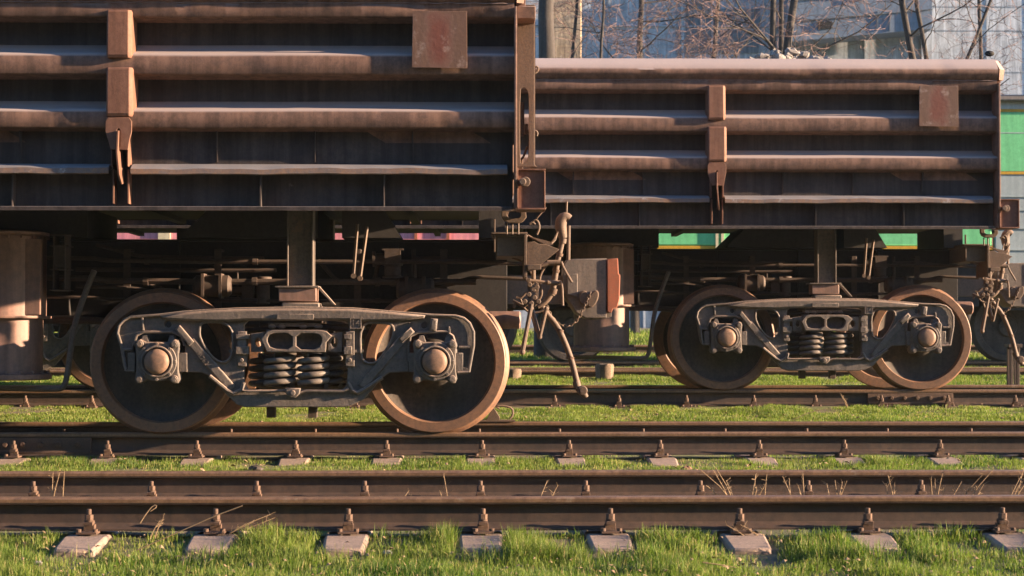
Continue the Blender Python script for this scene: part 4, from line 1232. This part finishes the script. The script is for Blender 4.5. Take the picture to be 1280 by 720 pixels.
bpart('dark_panel', 'walld', [(858, 889, zt(66), 15), (891, 950, zt(34), zt(10))], -.03, .029)
bpart('dark_panel', 'walld', [(891, 948, zt(66), zt(37))], -.03, .029)
m = MB()
for k in (0, 1.3, 2.1, 3.6, 5):
    x0 = at(1150 + 62 * k, 0, BY).x - ox; m.box(x0, x0 + .03, -.165, -.151, -1, 14)
for z in (zt(38), zt(8), zt(-20), zt(90)): m.box(at(1151, 0, BY).x - ox, at(1890, 0, BY).x - ox, -.164, -.1515, z, z + .03)
for x in (610, 700, 760, 889, 960, 1080): x0 = at(x, 0, BY).x - ox; m.box(x0, x0 + .04, -.06, -.001, 7.75 if x > 1000 else -1, 14)
for z in (zt(33),): m.box(at(600, 0, BY).x - ox, at(1000, 0, BY).x - ox, -.05, -.0015, z, z + .03)
m.build('panel_joint', 'wallc', t)
# sloping clad gallery
gt = thing('conveyor_gallery', 'dark blue sheet clad sloping gallery across the concrete building', 'gallery', (at(1070, 0, BY - 1).x, BY - 1.5, at(640, 40, BY).z))
def gpoly(pts, mat, nm, y0, y1, par=gt):
    m = MB(); m.prism([(at(x, y, BY).x - gt.location.x, at(x, y, BY).z - gt.location.z) for x, y in pts][::-1], [], y0, y1, 0); return m.build(nm, mat, par, smooth=False)
gpoly([(975, 62), (1150, 46), (1150, -40), (975, -40)], 'blue_sheet', 'cladding', 0, 1.2)
gpoly([(1062, 12), (1066, 12), (1066, -40), (1062, -40)], 'wallp', 'downpipe', -.1, -.002)
gpoly([(985, 38), (1150, 23), (1150, 22), (985, 36.6)], 'walld', 'cladding_joint', -.05, -.003)
gpoly([(975, 12), (1062, 8), (1062, 6.5), (975, 10)], 'wallp', 'cladding_joint', -.05, -.003)
gpoly([(1011, 47), (1028, 46), (1028, 37), (1011, 38)], 'dark', 'window', -.06, -.004)
for x in (1083, 1098, 1118, 1135): gpoly([(x, 49), (x + .8, 49), (x + .8, 25), (x, 25)], 'walld', 'cladding_joint', -.04, -.003)
# tan column, sunlit
p0, p1 = at(690, 0, 40).x, at(727, 0, 40).x
m = MB(); m.box(p0, p1, 40, 40.7, .5, 12); tag(m.build('concrete_column', 'tan', bevel=.03), 'sunlit tan concrete column behind the thick tree trunk', 'column')

# unseen block behind the camera, added to screen the low sky from the wagons
m = MB(); m.box(-48, 40, -26, -13, -.1, 13)
blocker = thing('sky_blocker', 'unseen dark block added behind the viewer to screen low sky from the wagons', 'sky blocker', (0, 0, 0))
hw_ = m.build('wall', 'walld', blocker)
m = MB(); m.box(-48.5, 40.5, -26.5, -12.5, 13.001, 13.4); m.build('roof', 'greyroof', blocker)
for k in range(12):
    m = MB(); m.box(-45 + 7 * k, -41.5 + 7 * k, -13.0, -12.96, 2, 7); m.build('window', 'dark', blocker)  # window shapes on the added block, never in view
# ------------------------------------------------------------------ bare trees
DENSE = 0
def limb(m, p, d, r, length, depth, tw, curl, gen):
    n = 6 if depth > 0 else 4
    pts = [p.copy()]; rs = [r]; dd = d.copy(); q = p.copy()
    for i in range(n):
        dd = (dd + Vector((random.gauss(0, curl), random.gauss(0, curl), random.gauss(0, curl * .7) + (.05 if depth > 1 else -.03)))).normalized()
        q = q + dd * (length / n); pts.append(q.copy()); rs.append(r * (1 - .62 * (i + 1) / n))
    tgt = m if depth >= 2 else tw
    tgt.tube(pts, rs, 7 if depth >= 3 else 5 if depth == 2 else 3)
    if depth == 0: return
    cnt = {4: 4, 3: 4, 2: 5, 1: 4}[depth] + DENSE
    for k in range(cnt):
        f = random.uniform(.3, 1.0); i = min(int(f * n), n - 1)
        b = pts[i].lerp(pts[i + 1], f * n - i)
        side = Vector((random.gauss(0, 1), random.gauss(0, 1) * .8, random.gauss(.1, .6))).normalized()
        nd = (dd * .55 + side * .8).normalized()
        limb(m, b, nd, max(rs[i] * .55, .005), length * random.uniform(.45, .7), depth - 1, tw, curl * 1.15, gen)

def tree(px, Y, r, h, lean, lab, depth=4, split=None, dirn=(0, 0)):
    x = at(px, 34, Y).x - lean * 5.6
    z0 = gh(Y)
    t = thing('bare_tree', lab, 'tree', (x, Y, z0), 'bare trees beyond the wagons')
    m = MB(); tw = MB(); tr = MB()
    d = Vector((lean, random.uniform(-.05, .05), 1)).normalized()
    pts = [Vector((0, 0, -.1)) + d * (h * k / 8) + Vector((random.gauss(0, .04), random.gauss(0, .04), 0)) for k in range(9)]
    rs = [r * (1.15 - .75 * k / 8) for k in range(9)]
    tr.tube(pts, rs, 10, 1)
    for k in range(6):
        f = random.uniform(.42, 1.0) * 8; i = min(int(f), 7); b = pts[i].lerp(pts[i + 1], f - i)
        a = random.uniform(0, 2 * PI)
        nd = Vector((math.cos(a) + dirn[0], math.sin(a) * .7, random.uniform(.1, .9) + dirn[1])).normalized()
        limb(m, b, nd, rs[i] * .30, random.uniform(1.6, 2.6), 3, tw, .16, 0)
    tr.build('trunk', 'bark', t, ang=60)
    nb_ = len(m.f); m.add(tw.v, tw.f); cr = m.build('crown', 'bark', t, ang=60); cr.data.materials.append(M['twig'])
    mi = np.zeros(len(cr.data.polygons), dtype=np.int32); mi[nb_:] = 1; cr.data.polygons.foreach_set('material_index', mi)
    return t
random.seed(21); DENSE = 0
tree(684, 31, .18, 9.5, 0.0, 'thickest bare tree trunk beside the tan column', dirn=(.2, .1))
DENSE = 0
tree(966, 36, .085, 9.5, -.03, 'slim bare tree left of the rubble heap')
tree(978, 36.5, .075, 9.5, .02, 'slim bare tree close behind the rubble heap, middle of three')
tree(989, 35.5, .11, 10, .14, 'dark bare trunk leaning right above the rubble heap')
tree(1141, 37, .095, 10, -.20, 'bare tree leaning left before the pale wall')
tree(1158, 38, .07, 9.5, -.16, 'thinner leaning bare tree just right of the dark leaning one')
tree(1200, 38, .06, 9.5, .45, 'steeply slanting bare tree before the pale wall')
tree(1224, 39, .06, 9.5, -.02, 'upright slim bare tree before the pale wall near the right edge')
DENSE = 1
tree(800, 43, .10, 10.5, .03, 'bare tree with a veil of reddish twigs right of the tan column', dirn=(.4, -.2))
DENSE = 0
tree(1290, 42, .09, 10, -.05, 'bare tree at the right edge above the boxcar')
DENSE = 1
tree(716, 36, .05, 9.0, .03, 'slender twiggy tree standing before the tan column')
tree(752, 34, .04, 8.6, .04, 'young bare tree with drooping twigs over the farther wagon', dirn=(.5, -.3))
DENSE = 0
tree(885, 44, .08, 10.5, .1, 'hazy bare tree behind the rim of the farther wagon', dirn=(-.3, -.2))

# ------------------------------------------------------------------ grass
def fbm(x, y, s):
    v = 0; a = 1
    for k in range(4):
        v = v + a * np.sin(x * s * 1.9 ** k + 1.7 * k + 2.1 * np.sin(y * s * 1.3 ** k + k)) * np.sin(y * s * 1.7 ** k + 2.9 * k + 1.3 * np.sin(x * s * .9 ** k))
        a *= .6
    return v / 1.8

def scatter(areas):
    allv = []; allt = []
    for (y0, y1, xh0, dens, h0, h1, wd, keys, thin) in areas:
        xh = (640 / F * y1) * 1.12 + 1.3 + xh0
        n = int(dens * (y1 - y0) * 2 * xh)
        x = rng.uniform(-xh, xh + .3, n); y = rng.uniform(y0, y1, n)
        cl = fbm(x, y, 2.3); cl2 = fbm(x + 9, y - 4, 7.0)
        keep = rng.uniform(0, 1, n) < np.clip(.62 + .55 * cl + .40 * cl2 - thin, .10, 1)
        for key in keys:
            yc, zt = TR[key]
            for yo in (-.8, .8): keep &= ~(np.abs(y - (yc + yo)) < .072)
            sx = np.array(SLEEPER_X[key])
            if key == 'A':
                dA = np.min(np.abs(x[:, None] - sx[None, :]), axis=1)
                keep &= ~((dA < .12 + .02 * cl2) & (y > 8.48) & (y < 8.93) & (rng.uniform(0, 1, n) < .97)) & ~((dA < .12) & (y > 8.1) & (y <= 8.48) & (rng.uniform(0, 1, n) < .72))
            if len(sx):
                d = np.min(np.abs(x[:, None] - sx[None, :]), axis=1)
                on = (d < .100) & (np.abs(y - yc) < 1.19)
                keep &= ~(on & (rng.uniform(0, 1, n) < .97))
        x, y, cl, cl2 = x[keep], y[keep], cl[keep], cl2[keep]; n = len(x)
        h = rng.uniform(h0, h1, n) * np.clip(.75 + .45 * cl + .3 * cl2, .3, 1.6)
        a = rng.uniform(0, 2 * PI, n); w = wd * rng.uniform(.7, 1.3, n)
        la = rng.uniform(0, 2 * PI, n); ln = np.abs(rng.normal(0, .45, n)) * h
        z = np.interp(y, gy, gz) - .006
        wx, wy = np.cos(a) * w / 2, np.sin(a) * w / 2
        lx, ly = np.cos(la) * ln, np.sin(la) * ln
        P = np.zeros((n, 5, 3))
        P[:, 0] = np.stack([x - wx, y - wy, z], 1); P[:, 1] = np.stack([x + wx, y + wy, z], 1)
        P[:, 2] = np.stack([x - wx * .8 + lx * .35, y - wy * .8 + ly * .35, z + h * .6], 1)
        P[:, 3] = np.stack([x + wx * .8 + lx * .35, y + wy * .8 + ly * .35, z + h * .6], 1)
        P[:, 4] = np.stack([x + lx, y + ly, z + h * np.clip(1 - .35 * (ln / h) ** 2, .5, 1)], 1)
        tint = np.clip(rng.uniform(0, .75, n) - .10 - .22 * cl + .14 * cl2 + .02 * np.clip(y - 9, 0, 8), 0, .82)
        dead = rng.uniform(0, 1, n) < (.10 + .16 * (cl < -.25)); tint[dead] = rng.uniform(.88, 1, dead.sum())
        allv.append(P.reshape(-1, 3)); allt.append(np.repeat(tint, 5))
    V = np.concatenate(allv); T = np.concatenate(allt)
    nb = len(V) // 5
    me = bpy.data.meshes.new('grass')
    me.vertices.add(len(V)); me.vertices.foreach_set('co', V.ravel())
    b = np.arange(nb)[:, None] * 5
    loops = np.concatenate([b + np.array([[0, 1, 3, 2]]), b + np.array([[2, 3, 4]])], 1).ravel()
    starts = (np.arange(nb)[:, None] * 7 + np.array([[0, 4]])).ravel()
    me.loops.add(len(loops)); me.loops.foreach_set('vertex_index', loops.astype(np.int32))
    me.polygons.add(nb * 2); me.polygons.foreach_set('loop_start', starts.astype(np.int32))
    me.update(calc_edges=True)
    at_ = me.attributes.new('tint', 'FLOAT', 'POINT'); at_.data.foreach_set('value', T.astype(np.float32))
    me.materials.append(M['grass'])
    o = bpy.data.objects.new('grass', me); COL.objects.link(o)
    return o
go = scatter([
    (6.6, 8.93, .3, 15000, .025, .075, .0034, 'A', 0.0), (8.30, 8.93, .3, 16000, .055, .115, .0036, 'A', 0.25),
    (9.08, 10.5, .3, 2500, .02, .05, .0032, 'A', 0.15),
    (10.68, 12.95, .3, 14000, .03, .06, .0036, 'AB', 0.0),
    (13.2, 14.6, .3, 2500, .02, .05, .004, 'B', 0.1),
    (14.76, 17.8, .4, 9000, .025, .055, .0055, 'BC', -.3),
    (18.0, 19.4, .4, 2200, .02, .05, .005, 'C', 0.0),
    (19.56, 22.3, .5, 6000, .03, .06, .0065, 'C', -.3),
    (22.6, 26.0, .5, 1500, .03, .07, .007, '', 0.0),
    (28, 34, 1, 700, .04, .10, .012, '', 0.0),
    (34, 46, 2, 350, .06, .2, .022, '', 0.0)])
tag(go, 'short spring grass growing over the yard between and beside the tracks', 'grass', kind='stuff')

m = MB()
for i in range(900):
    y = random.uniform(7.4, 8.9) if i < 420 else random.uniform(10.7, 12.8) if i < 640 else random.uniform(14.9, 17.6)
    x = random.uniform(-1, 1) * (640 / F * y * 1.12 + .3)
    r = random.uniform(.006, .017) * (1 if i < 420 else 1.3); a = random.uniform(0, 6.28); z = gh(y) + random.uniform(.015, .05)
    u = Vector((math.cos(a), math.sin(a), random.uniform(-.5, .5))) * r; w = Vector((-math.sin(a), math.cos(a), random.uniform(-.5, .8))) * r * .6
    c = Vector((x, y, z)); up = Vector((0, 0, r * .25))
    m.add([c - u, c - w + up, c + u, c + w + up, c + up * 2], [(0, 1, 4), (1, 2, 4), (2, 3, 4), (3, 0, 4)])
tag(m.build('leaf_litter', 'dry', smooth=False), 'scattered dry leaf litter and chips lying in the grass', 'leaf litter', kind='stuff')
# ------------------------------------------------------------------ air
m = MB(); m.box(-70, 70, -34, 72, -1.4, 22)
hm = bpy.data.materials.new('evening_air'); hm.use_nodes = True
nt = hm.node_tree; nt.nodes.remove(nt.nodes['Principled BSDF'])
pv = nt.nodes.new('ShaderNodeVolumePrincipled'); pv.inputs['Color'].default_value = (.66, .84, 1, 1); pv.inputs['Density'].default_value = 0.00022; pv.inputs['Anisotropy'].default_value = .2
nt.links.new(pv.outputs[0], nt.nodes['Material Output'].inputs['Volume'])
hz = m.build('haze', hm, smooth=False, kind='stuff'); tag(hz, 'thin evening haze over the whole yard', 'haze', kind='stuff')
